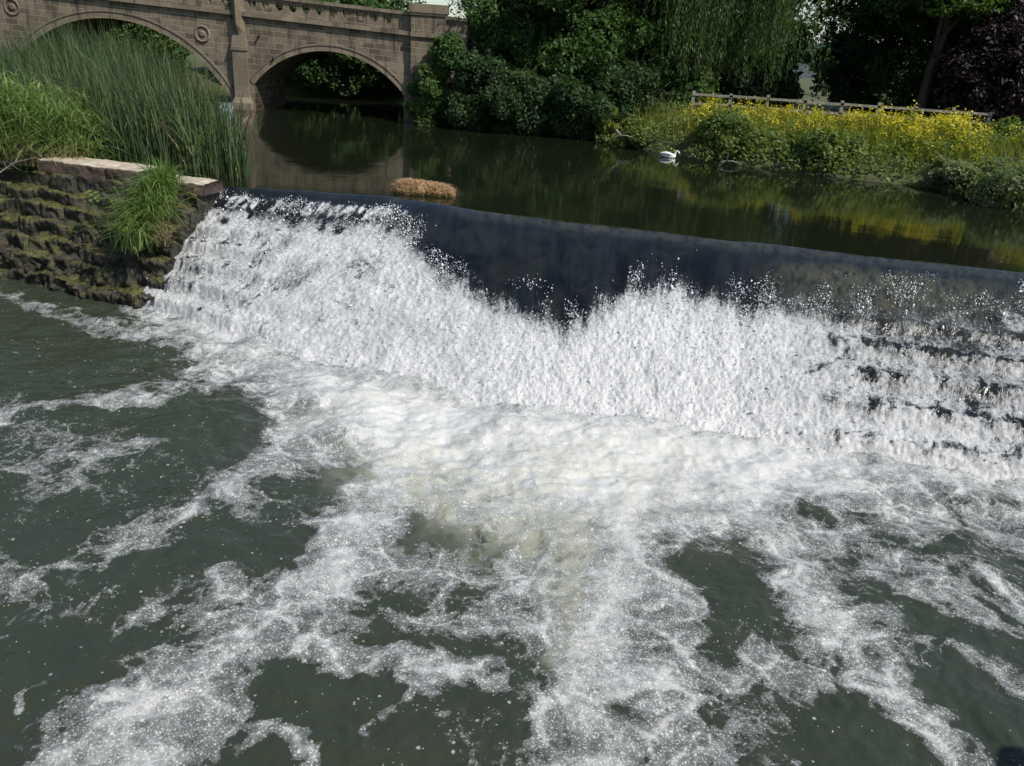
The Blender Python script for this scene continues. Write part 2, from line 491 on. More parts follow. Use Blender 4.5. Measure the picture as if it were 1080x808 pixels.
def cascade_mat():
    k = NT('falling_white_water')
    W = k.attr('white'); cv = k.attr('cuv', True)
    v1 = k.mapping(cv, (1, 0.45, 1)); v2 = k.mapping(cv, (1, 0.62, 1)); v3 = k.mapping(cv, (1, 0.30, 1))
    n1 = k.noise(v1, 2.6, 5, 0.6, 0.6)
    n2 = k.noise(v2, 15, 6, 0.70, 1.0)
    n3 = k.noise(v2, 42, 4, 0.68, 0.5)
    n4 = k.noise(v3, 15, 5, 0.6, 0.3)
    rag = k.ss(W, 0.0, 0.9, 1.5, 0.75)                      # the broken edge is more ragged than the full sheet
    dlt = k.math('ADD', k.math('MULTIPLY', k.math('SUBTRACT', n1, 0.5), 0.75), k.math('MULTIPLY', k.math('SUBTRACT', n2, 0.5), 0.95))
    dlt = k.math('ADD', dlt, k.math('MULTIPLY', k.math('SUBTRACT', n3, 0.5), 0.75))
    dlt = k.math('ADD', dlt, k.math('MULTIPLY', k.math('SUBTRACT', n4, 0.5), 0.55))
    val = k.math('ADD', W, k.math('MULTIPLY', dlt, rag))
    cover = k.math('MULTIPLY', k.ss(val, 0.30, 0.86), k.ss(W, 0.01, 0.15))
    thick = k.ss(k.math('ADD', k.math('MULTIPLY', W, 0.55), k.math('MULTIPLY', dlt, 0.9)), 0.10, 0.95)
    foam = k.mix(thick, (0.33, 0.34, 0.345), (0.66, 0.66, 0.655))
    crease_shade = k.math('MULTIPLY', k.ss(n3, 0.50, 0.36, 0.0, 1.0), k.ss(n2, 0.60, 0.40, 0.0, 0.75))  # shade of the fine creases, mixed into the foam colour
    foam = k.mix(crease_shade, foam, (0.20, 0.21, 0.215))
    streak = k.noise(k.mapping(cv, (1, 0.10, 1)), 3.5, 5, 0.6)
    mot = k.noise(k.mapping(cv, (1, 0.6, 1)), 1.7, 6, 0.62, 0.5)
    deep = k.mix(k.ss(mot, 0.35, 0.68), (0.005, 0.007, 0.009), (0.017, 0.020, 0.018))
    deep = k.mix(k.ss(streak, 0.45, 0.72, 0.0, 0.6), deep, (0.016, 0.022, 0.030))
    weed = k.attr('weed')
    wn_ = k.noise(k.mapping(cv, (1, 0.35, 1)), 6, 6, 0.68)
    deep = k.mix(k.math('MULTIPLY', weed, k.ss(wn_, 0.3, 0.65)), deep, (0.085, 0.085, 0.058))
    k.link(k.mix(cover, deep, foam), k.p.inputs['Base Color'])
    k.p.inputs['IOR'].default_value = 1.333
    k.p.inputs['Specular IOR Level'].default_value = 0.36
    k.link(k.math('MULTIPLY', cover, 0.6), k.p.inputs['Subsurface Weight'])
    k.p.inputs['Subsurface Radius'].default_value = (.9, .95, 1.0)
    k.p.inputs['Subsurface Scale'].default_value = 0.08
    k.link(k.math('ADD', k.math('MULTIPLY', cover, 0.33), 0.09), k.p.inputs['Roughness'])
    h = k.math('ADD', k.math('MULTIPLY', n2, 0.7), k.math('MULTIPLY', n3, 0.5))
    wv = k.math('ADD', k.math('MULTIPLY', streak, 0.18), k.math('MULTIPLY', mot, 0.35))
    hh = k.math('ADD', k.math('MULTIPLY', h, k.ss(W, 0.0, 0.5)), wv)
    k.link(k.bump(hh, 0.28, 0.04), k.p.inputs['Normal'])
    return k.m
M['cascade'] = cascade_mat()

def spray_mat():
    k = NT('spray_water')
    k.link(k.mix(k.attr('rnd'), (0.62, 0.64, 0.66), (0.84, 0.845, 0.85)), k.p.inputs['Base Color'])
    k.p.inputs['Roughness'].default_value = 0.18
    k.p.inputs['IOR'].default_value = 1.333
    return k.m
M['spray'] = spray_mat()

# ----------------------------------------------------------------- water: the weir
POOL_Z = -2.4
C_PTS = np.array([(-8.0, 19.6), (-3.5, 19.9), (-0.28, 18.5), (3.25, 17.75), (6.32, 17.05), (10.7, 16.2), (15, 15.3)])
B_PTS = np.array([(-8.8, 16.9), (-4.76, 14.8), (0.03, 12.7), (2.3, 12.3), (4.37, 12.0), (8.6, 11.3), (13, 10.6)])
_uu = np.linspace(0, 1, 1201)
_k = np.hanning(121); _k /= _k.sum()

def smooth_poly(Pp):
    s = np.linspace(0, 1, len(Pp))
    q = np.stack([np.interp(_uu, s, Pp[:, i]) for i in (0, 1)], -1)
    pad = np.pad(q, ((60, 60), (0, 0)), mode='reflect', reflect_type='odd')
    return np.stack([np.convolve(pad[:, i], _k, 'valid') for i in (0, 1)], -1)
CREST, BASE = smooth_poly(C_PTS), smooth_poly(B_PTS)
CREST[:, 1] += (fbm(np.stack([CREST[:, 0] * .9, CREST[:, 0] * 0, CREST[:, 0] * 0], -1), 4, 5) - .5) * .32

def line_at(A, u):
    return np.stack([np.interp(u, _uu, A[:, i]) for i in (0, 1)], -1)

NU, NVV = 1150, 330
u = np.linspace(0, 1, NU)
v = np.linspace(0, 1.12, NVV)
cu, bu = line_at(CREST, u), line_at(BASE, u)
UU, VV = np.meshgrid(u, v, indexing='ij')
XY = cu[:, None] * (1 - VV[..., None]) + bu[:, None] * VV[..., None]
run = np.linalg.norm(bu - cu, axis=1)
seg = np.concatenate([[0], np.cumsum(np.linalg.norm(np.diff(cu, axis=0), axis=1))])
along = np.broadcast_to(seg[:, None], UU.shape)
down = VV * np.sqrt(run ** 2 + 2.4 ** 2)[:, None]
cuv = np.stack([along, down, np.zeros_like(down)], -1)
# where the glassy glide breaks up into white water
bnd = np.array([(0, .14), (.031, .17), (.088, .20), (.134, .22), (.192, .21), (.244, .32), (.279, .45), (.308, .53), (.336, .60), (.373, .63),
                (.408, .61), (.434, .52), (.465, .42), (.508, .36), (.578, .37), (.624, .40), (.67, .34), (.708, .34), (.742, .25), (.777, .22),
                (.831, .18), (1, .16)])
vb = np.interp(UU, bnd[:, 0], bnd[:, 1])
tongue = fbm(cuv * np.array([1.8, 0.25, 1]), 5, 3, 0.6)
tongue2 = fbm(cuv * np.array([6.0, 0.5, 1]), 3, 5)
vb2 = vb + (tongue - 0.5) * 0.22 * np.clip(1.3 - UU, .4, 1) + (tongue2 - 0.5) * 0.10
W = sstep(-0.10, 0.20, VV - vb2) ** 1.1
blot = fbm(cuv * np.array([1.3, 0.9, 1]), 4, 9)
blot2 = fbm(cuv * np.array([4.2, 3.0, 1]) + (fbm(cuv * 2.0, 3, 28)[..., None] - .5) * 3.0, 4, 29, .6)
strength = np.interp(UU, [0, .05, .18, .30, .40, .60, .68, .74, .80, 1], [.74, .80, .95, 1.12, 1.22, 1.18, 1.0, .88, .90, .90])
strength = strength + sstep(.8, 1.0, VV) * 0.25
lowright = sstep(.66, .74, UU) * (1 - sstep(.72, .95, VV))
step_n = 8
fr = (VV * step_n) % 1.0
stepdark = sstep(.66, .73, UU) * sstep(.35, .5, VV) * (1 - sstep(.0, .35, np.abs(fr - .55))) * sstep(.42, .6, blot2)
W = W * (strength - 0.95 * np.clip(blot - .58, 0, 1) * np.interp(UU, [0, .3, .4, .65, .75, 1], [1.7, .8, .5, .6, 1.4, 1.5]) - 0.5 * stepdark - .16 * lowright)
# beaded curtain just under the lip on the left
curt = (1 - sstep(.17, .24, UU)) * sstep(.10, .15, VV) * (1 - sstep(.22, .30, VV))
beads = fbm(cuv * np.array([9.0, 2.2, 1]), 3, 33)
W = np.maximum(W * (1 - .55 * curt), curt * (0.42 + 1.9 * (beads - .45)))
W = W * (1 - .45 * sstep(.645, .70, UU + (blot - .5) * .12) * (1 - sstep(.40, .62, VV + (blot2 - .5) * .3)) * (1 - .45 * sstep(.76, .84, UU)))
W = W - 2.6 * np.clip(blot2 - .60, 0, 1) * np.interp(UU, [0, .22, .34, .62, .72, 1], [1.0, .75, .15, .15, .8, .9]) * sstep(.1, .4, W)
W = np.clip(W, 0, 1.3)
lipband = 1 - sstep(.05, .13, VV)
weed = sstep(.60, .70, UU) * (1 - sstep(.76, .90, UU)) * sstep(.06, .2, VV) * (1 - sstep(.30, .62, VV)) * .9
weed = np.maximum(weed, lipband * .40 * sstep(.2, .34, UU))  # also carries the paler grey-green band below the crest
# height
zz = POOL_Z * np.clip(VV, 0, 1.2) ** 1.35
stp = (np.floor(VV * step_n) + sstep(.55, 1.0, fr)) / step_n
stepw = np.clip(sstep(.64, .72, UU) + (1 - sstep(.08, .2, UU)), 0, 1) * sstep(.3, .45, VV) * 0.55
zz = zz * (1 - stepw) + POOL_Z * stp ** 1.35 * stepw
p3 = np.stack([XY[..., 0], XY[..., 1], zz * 1.0], -1)
rough = fbm(p3 * np.array([3.2, 2.6, 2.6]), 5, 11, 0.62)
ridge = 1 - np.abs(2 * fbm(p3 * np.array([8, 6, 6]), 4, 19, 0.6) - 1)
fine = fbm(p3 * np.array([17, 13, 13]), 2, 23)
amp = np.clip(W, 0, 1)
disp = amp * ((rough - .45) * 0.13 + (ridge - .75) * 0.04 + (fine - .5) * 0.03) * (1 - .9 * sstep(1.0, 1.08, VV))
glide = (1 - amp) * (fbm(cuv * np.array([2.2, .35, 1]), 3, 41) - .5) * 0.03 * sstep(.05, .25, VV)
slope = np.arctan2(2.4, run)[:, None]
nx, ny = -(cu - bu)[:, 0] / run, -(cu - bu)[:, 1] / run
P = np.stack([XY[..., 0] + nx[:, None] * np.sin(slope) * (disp), XY[..., 1] + ny[:, None] * np.sin(slope) * (disp), zz + np.cos(slope) * disp + glide], -1)
o = mesh_np('weir_water', P, grid_faces(NU, NVV)[:, ::-1], M['cascade'], None, True, {
    'white': ('POINT', 'FLOAT', W), 'weed': ('POINT', 'FLOAT', weed), 'cuv': ('POINT', 'FLOAT_VECTOR', cuv)})
tag(o, 'white water tumbling down the long sloping stone weir', 'weir water', None, 'structure')

# spray: beads of water thrown up along the broken edge and all over the falling sheet
ICO_V, ICO_F = [], []
bm = bmesh.new(); bmesh.ops.create_icosphere(bm, subdivisions=1, radius=1)
ICO_V = np.array([vv_.co[:] for vv_ in bm.verts]); ICO_F = np.array([[q.index for q in f.verts] for f in bm.faces]); bm.free()

def blobs(name, pos, rad, stretch, mat, parent=None):
    n = len(pos)
    jit = 1 + rng.normal(0, .28, (n, len(ICO_V), 1)).clip(-.6, .7)
    sc = np.stack([rad, rad, rad * stretch], -1)[:, None]
    a = rng.uniform(0, 6.283, n); tl = rng.normal(0, .7, n)
    V = ICO_V[None] * jit * sc
    x, y, z = V[..., 0], V[..., 1], V[..., 2]
    c, s_ = np.cos(tl)[:, None], np.sin(tl)[:, None]
    x, z = x * c + z * s_, z * c - x * s_
    c, s_ = np.cos(a)[:, None], np.sin(a)[:, None]
    x, y = x * c - y * s_, x * s_ + y * c
    V = np.stack([x, y, z], -1) + pos[:, None]
    Fc = ICO_F[None] + (np.arange(n) * len(ICO_V))[:, None, None]
    return mesh_np(name, V.reshape(-1, 3), Fc.reshape(-1, 3), mat, parent, True,
                   {'rnd': ('FACE', 'FLOAT', np.repeat(rng.random(n), len(ICO_F)))})

flat_w = W.ravel(); flat_P = P.reshape(-1, 3); fu, fv = UU.ravel(), VV.ravel()
edge = np.exp(-((fv - vb2.ravel() - .01) / .085) ** 2) * sstep(.40, .62, fbm(cuv.reshape(-1, 3) * np.array([2.6, 1.1, 1]), 3, 91))
prob = edge * 0.9 + 0.07 * (flat_w > .25)
prob *= (fv > .1) * (fv < .99)
idx = rng.choice(len(prob), 11000, p=prob / prob.sum())
e = edge[idx]
pos = flat_P[idx] + np.stack([rng.normal(0, .03, len(idx)), rng.normal(-.03, .04, len(idx)), np.abs(rng.normal(0.005, .03 + .05 * e))], -1)
rad = np.exp(rng.normal(math.log(.0062), .5, len(idx))).clip(.004, .026)
o = blobs('spray', pos, rad, 1.6, M['spray'])
tag(o, 'white drops and splashes leaping off the weir', 'spray', None, 'stuff')

# ----------------------------------------------------------------- water: the pool below
def seg_dist(X, Y, a, b):
    dx, dy = b[0] - a[0], b[1] - a[1]
    t = np.clip(((X - a[0]) * dx + (Y - a[1]) * dy) / (dx * dx + dy * dy + 1e-9), 0, 1)
    return np.hypot(X - a[0] - t * dx, Y - a[1] - t * dy), t

px0, px1, py0, py1, st = -15.5, 14.5, 1.25, 19.0, 0.034
gx, gy = np.arange(px0, px1, st), np.arange(py0, py1, st)
X, Y = np.meshgrid(gx, gy, indexing='ij')
q = np.stack([X, Y, np.zeros_like(X)], -1)
wx = (fbm(q * 0.8, 2, 51) - .5) * 1.3
wx2 = (fbm(q * 3.1, 3, 61) - .5) * .55
wy = (fbm(q * 0.8, 2, 71) - .5) * 1.3
wy2 = (fbm(q * 3.1, 3, 81) - .5) * .55
Xw, Yw = X + wx * .5 + wx2, Y + wy * .5 + wy2

def stroke(pts, wid, amp, soft=1.0):
    """foam carried along a line over the pool; pts measured on the photo, widths in metres"""
    Wp = [at(a, b, POOL_Z)[:2] for a, b in pts]
    ws = np.broadcast_to(np.asarray(wid, float), (len(pts),)); am = np.broadcast_to(np.asarray(amp, float), (len(pts),))
    D = np.zeros_like(X)
    for i in range(len(pts) - 1):
        d, t = seg_dist(Xw, Yw, Wp[i], Wp[i + 1])
        w_ = ws[i] + (ws[i + 1] - ws[i]) * t
        D = np.maximum(D, (am[i] + (am[i + 1] - am[i]) * t) * np.exp(-np.abs(d / w_) ** 2.4))
    return D

dens = np.zeros_like(X)
def put(*a):
    global dens
    d = stroke(*a)
    dens = np.maximum(dens, d) + 0.25 * np.minimum(dens, d)
# white boil along the foot of the weir
put([(150, 318), (200, 345), (300, 385), (420, 430), (560, 455), (700, 470), (850, 490), (960, 500), (1080, 512), (1200, 530)],
    [.45, .7, .9, 1.2, 1.4, 1.4, 1.1, .75, .55, .5], [.75, .85, 1.1, 1.35, 1.5, 1.5, 1.3, 1.1, .95, .9])
put([(330, 420), (450, 470), (560, 510), (680, 520), (800, 510)], [.8, 1.0, 1.3, 1.2, .8], [.8, 1.2, 1.25, 1.3, .9])
# long tongue running to the lower left
put([(440, 440), (400, 520), (360, 580), (310, 640), (230, 700), (170, 750), (90, 815), (40, 860)],
    [.75, .60, .52, .52, .47, .47, .50, .45], [1.2, 1.12, 1.06, 1.0, .95, .92, .90, .86])
# tongue running straight towards the viewer
put([(640, 500), (655, 570), (655, 640), (640, 720), (625, 810), (615, 860)], [.9, .50, .40, .40, .52, .52], [1.25, 1.12, 1.04, .98, .94, .88])
# tongue to the lower right
put([(750, 480), (790, 540), (850, 610), (910, 680), (955, 735), (1000, 775), (1050, 820)], [.8, .55, .42, .36, .30, .30, .3], [1.15, .98, .88, .82, .80, .78, .7])
# thinner lines and lacy patches
put([(380, 440), (300, 490), (240, 530), (190, 545), (150, 570)], [.6, .4, .34, .32, .3], [.90, .78, .62, .55, .42])
put([(150, 545), (110, 580), (60, 620), (10, 650)], [.35, .35, .3, .3], [.46, .42, .38, .35])
put([(190, 330), (230, 400), (130, 420), (50, 435), (-20, 445)], [.5, .55, .4, .35, .3], [.7, .66, .48, .42, .38])
put([(260, 390), (330, 440), (300, 480)], [.5, .5, .5], [.72, .74, .7])
put([(320, 690), (400, 690), (470, 705), (530, 725), (600, 770)], [.22, .24, .24, .18, .2], [.74, .72, .66, .60, .62])
put([(440, 725), (400, 775), (385, 815)], [.06, .06, .06], [.62, .58, .5])
put([(250, 770), (300, 800), (320, 860)], [.14, .16, .16], [.55, .55, .5])
put([(350, 590), (450, 590), (560, 600), (640, 610)], [.35, .40, .42, .4], [.56, .52, .54, .62])
put([(420, 640), (520, 650), (600, 680)], [.4, .42, .3], [.36, .40, .46])
put([(600, 620), (560, 680), (600, 740)], [.22, .18, .18], [.54, .50, .48])
put([(700, 640), (720, 690), (780, 700), (840, 690)], [.25, .25, .22, .2], [.62, .6, .55, .55])
put([(690, 720), (730, 770), (800, 815)], [.4, .45, .35], [.55, .55, .5])
put([(740, 560), (700, 600), (690, 660)], [.25, .25, .2], [.7, .66, .6])
put([(860, 620), (900, 690), (880, 740)], [.2, .2, .2], [.5, .46, .42])
put([(850, 500), (950, 540), (1080, 560), (1180, 580)], [.6, .75, .8, .8], [.74, .66, .58, .5])
put([(880, 560), (960, 610), (1060, 640), (1160, 660)], [.5, .6, .7, .7], [.56, .47, .42, .4])
put([(980, 690), (1040, 700), (1100, 720)], [.3, .3, .3], [.36, .36, .36])
put([(-20, 300), (30, 320), (90, 345), (160, 350)], [.35, .3, .3, .3], [.55, .42, .40, .6])
put([(0, 500), (70, 480), (140, 470)], [.2, .2, .25], [.42, .42, .45])
put([(180, 650), (230, 610), (255, 625)], [.15, .16, .12], [.5, .5, .4])
put([(20, 745), (60, 715), (90, 690)], [.07, .07, .07], [.42, .40, .36])
put([(-30, 440), (90, 490), (200, 520), (300, 540)], [1.0, 1.1, 1.0, .8], [.20, .20, .20, .24])
put([(-30, 620), (60, 640), (140, 650)], [.5, .5, .4], [.22, .22, .2])
put([(180, 640), (260, 620), (330, 600)], [.5, .5, .5], [.24, .28, .34])
put([(690, 690), (780, 720), (870, 700), (900, 650)], [.6, .7, .6, .5], [.26, .30, .26, .22])
put([(640, 690), (720, 800)], [.6, .7], [.38, .38])
put([(380, 640), (480, 640), (580, 640)], [.5, .6, .5], [.26, .30, .32])
put([(440, 740), (520, 770), (580, 790)], [.3, .3, .3], [.1, .12, .16])
dens = dens + 0.11 + .34 * (fbm(q * .6, 3, 91) - .5)
by = np.interp(X, BASE[:, 0], BASE[:, 1])
foot = np.where(Y > by - .1, 1.0, np.exp(-((Y - by + .1) / .5) ** 2)) * (X > -9.2) * np.interp(X, [-9.2, -8.4, -6, -3, 6, 9, 13], [.3, .8, 1.0, 1.3, 1.3, 1.05, .95])
dens = np.maximum(dens, foot)
aer = np.maximum(stroke([(440, 490), (540, 505), (620, 500), (720, 485)], [1.0, 1.4, 1.4, .9], [.9, 1, 1, .7]),
                 np.maximum(stroke([(440, 520), (520, 535), (600, 570), (610, 690)], [.6, .7, .5, .3], [.8, .85, .6, .35]),
                            stroke([(340, 440), (380, 430), (450, 420)], [.5, .5, .5], [.6, .6, .5])))
strk = np.maximum(stroke([(860, 520), (960, 570), (1080, 600), (1200, 620)], [.9, 1.3, 1.6, 1.6], [.7, .9, .9, .9]),
                  stroke([(0, 380), (120, 400), (240, 420), (320, 470)], [1.3, 1.2, 1.0, .6], [.8, .8, .7, .5]))
strk = np.clip(strk, 0, 1)
ang = R(-18)
sa = (X * math.cos(ang) + Y * math.sin(ang)) * .42 + wx * .5
sb = (-X * math.sin(ang) + Y * math.cos(ang)) * 1.5 + wy * .5
wuv = np.stack([X + wx * .42 + wx2 * .5, Y + wy * .42 + wy2 * .5, np.zeros_like(X)], -1)
suv = np.stack([sa, sb, np.zeros_like(X)], -1)
# live surface: short steep waves that grow towards the foot of the weir
boil = np.clip(dens - .3, 0, 1.2)
nearbase = stroke([(150, 318), (300, 385), (420, 430), (560, 455), (700, 470), (960, 500), (1200, 530)], [1.3, 2.0, 2.6, 2.8, 2.8, 2.2, 2.0], 1.0)
hgt = (fbm(q * np.array([1.1, 1.5, 1]), 3, 101) - .5) * (.10 + .26 * nearbase)
rdg = 1 - np.abs(2 * fbm(q * np.array([2.6, 3.4, 1]) + wx[..., None], 4, 111, .55) - 1)
hgt += (rdg - .7) * (.045 + .035 * nearbase) + (fbm(q * 9, 3, 121) - .5) * (.018 + .012 * boil * nearbase) + boil * .02
hgt += (fbm(q * 20, 2, 131) - .5) * .012 * boil * nearbase
o = mesh_np('pool_water', np.stack([X, Y, POOL_Z + hgt], -1), grid_faces(*X.shape), M['pool'], None, True, {
    'dens': ('POINT', 'FLOAT', dens), 'aer': ('POINT', 'FLOAT', aer), 'str': ('POINT', 'FLOAT', strk),
    'wuv': ('POINT', 'FLOAT_VECTOR', wuv), 'suv': ('POINT', 'FLOAT_VECTOR', suv)})
tag(o, 'dark green pool streaked with drifting foam below the weir', 'pool water', None, 'structure')

# ----------------------------------------------------------------- water: the river above
ext_u = np.concatenate([np.linspace(-30, CREST[0, 0] - .3, 40), CREST[::4, 0], np.linspace(CREST[-1, 0] + .3, 60, 30)])
ext_y = np.interp(ext_u, CREST[:, 0], CREST[:, 1])
ww = np.concatenate([[0, .05, .1, .2, .3, .45], np.linspace(.6, 62, 160)])
RX = np.broadcast_to(ext_u[:, None], (len(ext_u), len(ww)))
RY = ext_y[:, None] + ww[None]
rq = np.stack([RX, RY, np.zeros_like(RX)], -1)
RZ = (fbm(rq * .8, 3, 141) - .5) * .012 * sstep(0, 2, ww)[None]
o = mesh_np('river_water', np.stack([RX, RY, RZ], -1), grid_faces(*RX.shape), M['river'], None, True)
tag(o, 'dark still river reflecting the bridge and trees', 'river water', None, 'structure')

# ----------------------------------------------------------------- ground
RIVER = np.array([(-12.6, 18.0), (-14, 21.5), (-18, 27), (-27, 38), (-27, 48), (-22, 53), (-10, 55), (-6.0, 50), (-6.2, 41), (-2, 39.5), (2.6, 38.2),
                  (4.2, 36.5), (6.3, 33.4), (8.6, 31.6), (11.2, 30.4), (14.5, 28.9), (16.6, 26.2), (24, 20), (30, 12), (15, 12), (15, 18)])
POOLP = np.array([(-17, 1.2), (1.2, 1.2), (7.6, 2.6), (8.3, 3.45), (14.8, 3.45), (16, 10), (15.5, 17.5), (-12.6, 20.2), (-17, 19)])

def poly_sd(X, Y, poly):
    inside = np.zeros(X.shape, bool); d = np.full(X.shape, 1e9)
    n = len(poly)
    for i in range(n):
        a, b = poly[i], poly[(i + 1) % n]
        dd, _ = seg_dist(X, Y, a, b)
        d = np.minimum(d, dd)
        c = ((a[1] > Y) != (b[1] > Y)) & (X < (b[0] - a[0]) * (Y - a[1]) / (b[1] - a[1] + 1e-12) + a[0])
        inside ^= c
    return np.where(inside, -d, d)

ax = np.concatenate([[-3000, -1500, -700, -350, -180, -100, -70], np.arange(-55, 60, .4), [70, 100, 180, 350, 700, 1500, 3000]])
ay = np.concatenate([[-3000, -1000, -300, -100, -40, -15, -6, -2], np.arange(-.8, 62, .35), [70, 100, 180, 350, 700, 1500, 3000]])
GX, GY = np.meshgrid(ax, ay, indexing='ij')
sdr = poly_sd(GX, GY, RIVER); sdp = poly_sd(GX, GY, POOLP)
bankz = 0.35 + .75 * sstep(0, 4, sdr) + (fbm(np.stack([GX * .5, GY * .5, GX * 0], -1), 3, 151) - .5) * .3
nearb = sstep(9, 4, GY) if False else 1 - sstep(4.6, 12, GY)
bankz = bankz * (1 - nearb) + 1.95 * nearb
gz = np.where(sdr < 0, np.maximum(bankz - 1.0, 0) * 0 - .2 - np.clip(-sdr, 0, 1.5), -.1 + (bankz + .1) * sstep(0, .8, sdr))
gz = np.where(sdp < 0.0, -4.2, np.where(sdr > 0, gz, gz))
o = mesh_np('ground', np.stack([GX, GY, gz], -1), grid_faces(*GX.shape), M['ground'], None, True)
tag(o, 'grassy river banks and fields', 'ground', None, 'structure')

# weir sill under the water, so the sheet has stone beneath it
sb_ = MB()
sill_u = np.linspace(0, 1, 60)
cc_, bb_ = line_at(CREST, sill_u), line_at(BASE, sill_u)
prof = [(0.0, -.25), (.35, -.9), (.7, -1.8), (1.0, -2.75), (1.0, -4), (-.1, -4), (-.1, -.3)]
SV = np.array([[*(cc_[i] * (1 - a) + bb_[i] * a), z] for i in range(60) for a, z in prof])
npf = len(prof)
sb_.add(SV, [(i * npf + j, i * npf + (j + 1) % npf, (i + 1) * npf + (j + 1) % npf, (i + 1) * npf + j) for i in range(59) for j in range(npf)])
tag(sb_.build('weir_sill', M['wet_stone']), 'stone sill of the weir under the falling water', 'weir', None, 'structure')

# unseen quay wall under the viewer, its right corner shaped to shade the pool
qb = MB()
qp = [(-17, 1.2), (1.2, 1.2), (7.6, 2.6), (8.3, 3.45), (14.8, 3.45)]
for (a, b) in zip(qp[:-1], qp[1:]):
    d = np.array(b) - np.array(a); d /= np.linalg.norm(d); n_ = np.array([d[1], -d[0]]) * .5
    qb.add([(*a, -4.2), (*b, -4.2), (*b, 1.97), (*a, 1.97), (*(a + n_), -4.2), (*(b + n_), -4.2), (*(b + n_), 1.97), (*(a + n_), 1.97)],
           [(0, 1, 2, 3), (4, 7, 6, 5), (3, 2, 6, 7), (0, 3, 7, 4), (1, 5, 6, 2)])
tag(qb.build('unseen_quay_wall', M['stone']), 'unseen stone quay wall by the viewer, its jutting corner shaped to shade the pool', 'quay wall', None, 'structure')

# ----------------------------------------------------------------- stepped abutment of the weir
T0, T1 = at(0, 163, .35)[:2], at(152, 182, .35)[:2]
td = (T1 - T0) / np.linalg.norm(T1 - T0)
TL, TR = T0 - td * 2.5, T1 + td * 1.55
BL, BR = np.array(at(-60, 282, POOL_Z)[:2]), np.array(at(158, 330, POOL_Z)[:2])
ab = empty('weir_abutment', (TR[0], TR[1], 0), 'stepped mossy stone abutment under a pale slab at left end of weir', 'abutment')
ab_inv = np.array([TR[0], TR[1], 0])

def course(name, a, b, z_top, z_bot, depth, mat, rough_amp, seed, blk=.85, jag=.06):
    L = np.linalg.norm(b - a); n = int(L / .03)
    t = np.linspace(0, 1, n)
    d = (b - a) / L; nrm = np.array([d[1], -d[0]])        # towards the viewer
    if nrm[1] > 0: nrm = -nrm
    prof = [(-depth, -.02)] + [(-depth * (1 - i / 8), 0.0) for i in range(1, 8)] + [(-.05, 0), (-.02, -.012), (0, -.045)] + \
           [(0.0, -.045 - (z_top - z_bot - .045) * i / 9) for i in range(1, 10)]
    prof = np.array(prof)
    bi = np.floor(t * L / blk + seed * .37); hb = _hash(bi.astype(np.int64), bi.astype(np.int64) * 0 + seed, bi.astype(np.int64) * 0, 5)
    hz = _hash(bi.astype(np.int64), bi.astype(np.int64) * 0 + seed, bi.astype(np.int64) * 0 + 3, 6)
    fr_ = (t * L / blk + seed * .37) % 1
    joint = np.exp(-(np.minimum(fr_, 1 - fr_) * blk / .025) ** 2)
    V = np.zeros((n, len(prof), 3))
    base = a[None] + d[None] * (t * L)[:, None]
    off = prof[None, :, 0] + (hb[:, None] - .5) * jag * (np.arange(len(prof)) >= 6)[None] - joint[:, None] * .04 * (np.arange(len(prof)) >= 7)[None]
    V[..., :2] = base[:, None] + nrm * off[..., None]
    V[..., 2] = z_top + prof[None, :, 1] + ((hz[:, None] - .5) * jag * .8 - joint[:, None] * .03) * (np.arange(len(prof)) > 0)[None] * (np.arange(len(prof)) < 18)[None]
    lowf = fbm(V * np.array([.9, .9, .5]) + 11, 3, 260) - .5
    V[..., 2] += lowf * .34 * min(1, max(0, seed - 1) / 3) * (seed < 20)
    V[..., :2] += nrm * (fbm(V * np.array([1.3, 1.3, .8]) + 31, 3, 270 + seed) - .5)[..., None] * .55 * min(1, seed / 4) * (seed < 20)
    nz = fbm(V * 3.5, 5, 200 + seed, .6) - .5
    nz2 = fbm(V * 3.5 + 40, 5, 220 + seed, .6) - .5
    V[..., :2] += nrm * (nz * rough_amp)[..., None] * 1.6
    V[..., 2] += nz2 * rough_amp * .9
    nv = len(prof)
    Fq = grid_faces(n, nv)
    # close the ends
    V2 = V.reshape(-1, 3)
    caps = []
    for row, flip in ((0, False), (n - 1, True)):
        ring = [row * nv + j for j in range(nv)]
        V2 = np.concatenate([V2, [[*(base[row] - nrm * depth), z_bot]]])
        c0 = len(V2) - 1
        for j in range(nv - 1):
            caps.append((c0, ring[j + 1], ring[j]) if not flip else (c0, ring[j], ring[j + 1]))
    return mesh_np(name, V2 - ab_inv, [Fq, np.array(caps)], mat, ab, True)

NC = 7
zt = [0.04, -.30, -.66, -1.02, -1.38, -1.74, -2.10]
for i in range(NC):
    t = (i + .25) / NC
    a, b = TL * (1 - t) + BL * t, TR * (1 - t) + BR * t
    b = b - (b - a) / np.linalg.norm(b - a) * (.05 + .10 * _hash(np.int64(i), 0, 0, 77))
    course('stone_course', a, b, zt[i], (zt[i + 1] - .16) if i < NC - 1 else -2.9, .85, M['wet_stone'], .13 + .028 * i, i + 1, .6 + .25 * _hash(np.int64(i), 1, 0, 78), .15)
sl_a = T0 + td * (1.15)
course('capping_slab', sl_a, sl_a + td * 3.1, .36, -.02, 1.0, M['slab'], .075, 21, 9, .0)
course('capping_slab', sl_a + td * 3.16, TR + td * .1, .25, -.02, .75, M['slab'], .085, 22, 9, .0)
fill = MB()
a4 = [TL, TR - td * .15, BR * .8 + TR * .2 - td * .3, BL * .8 + TL * .2]
back = np.array([0, 1.0])
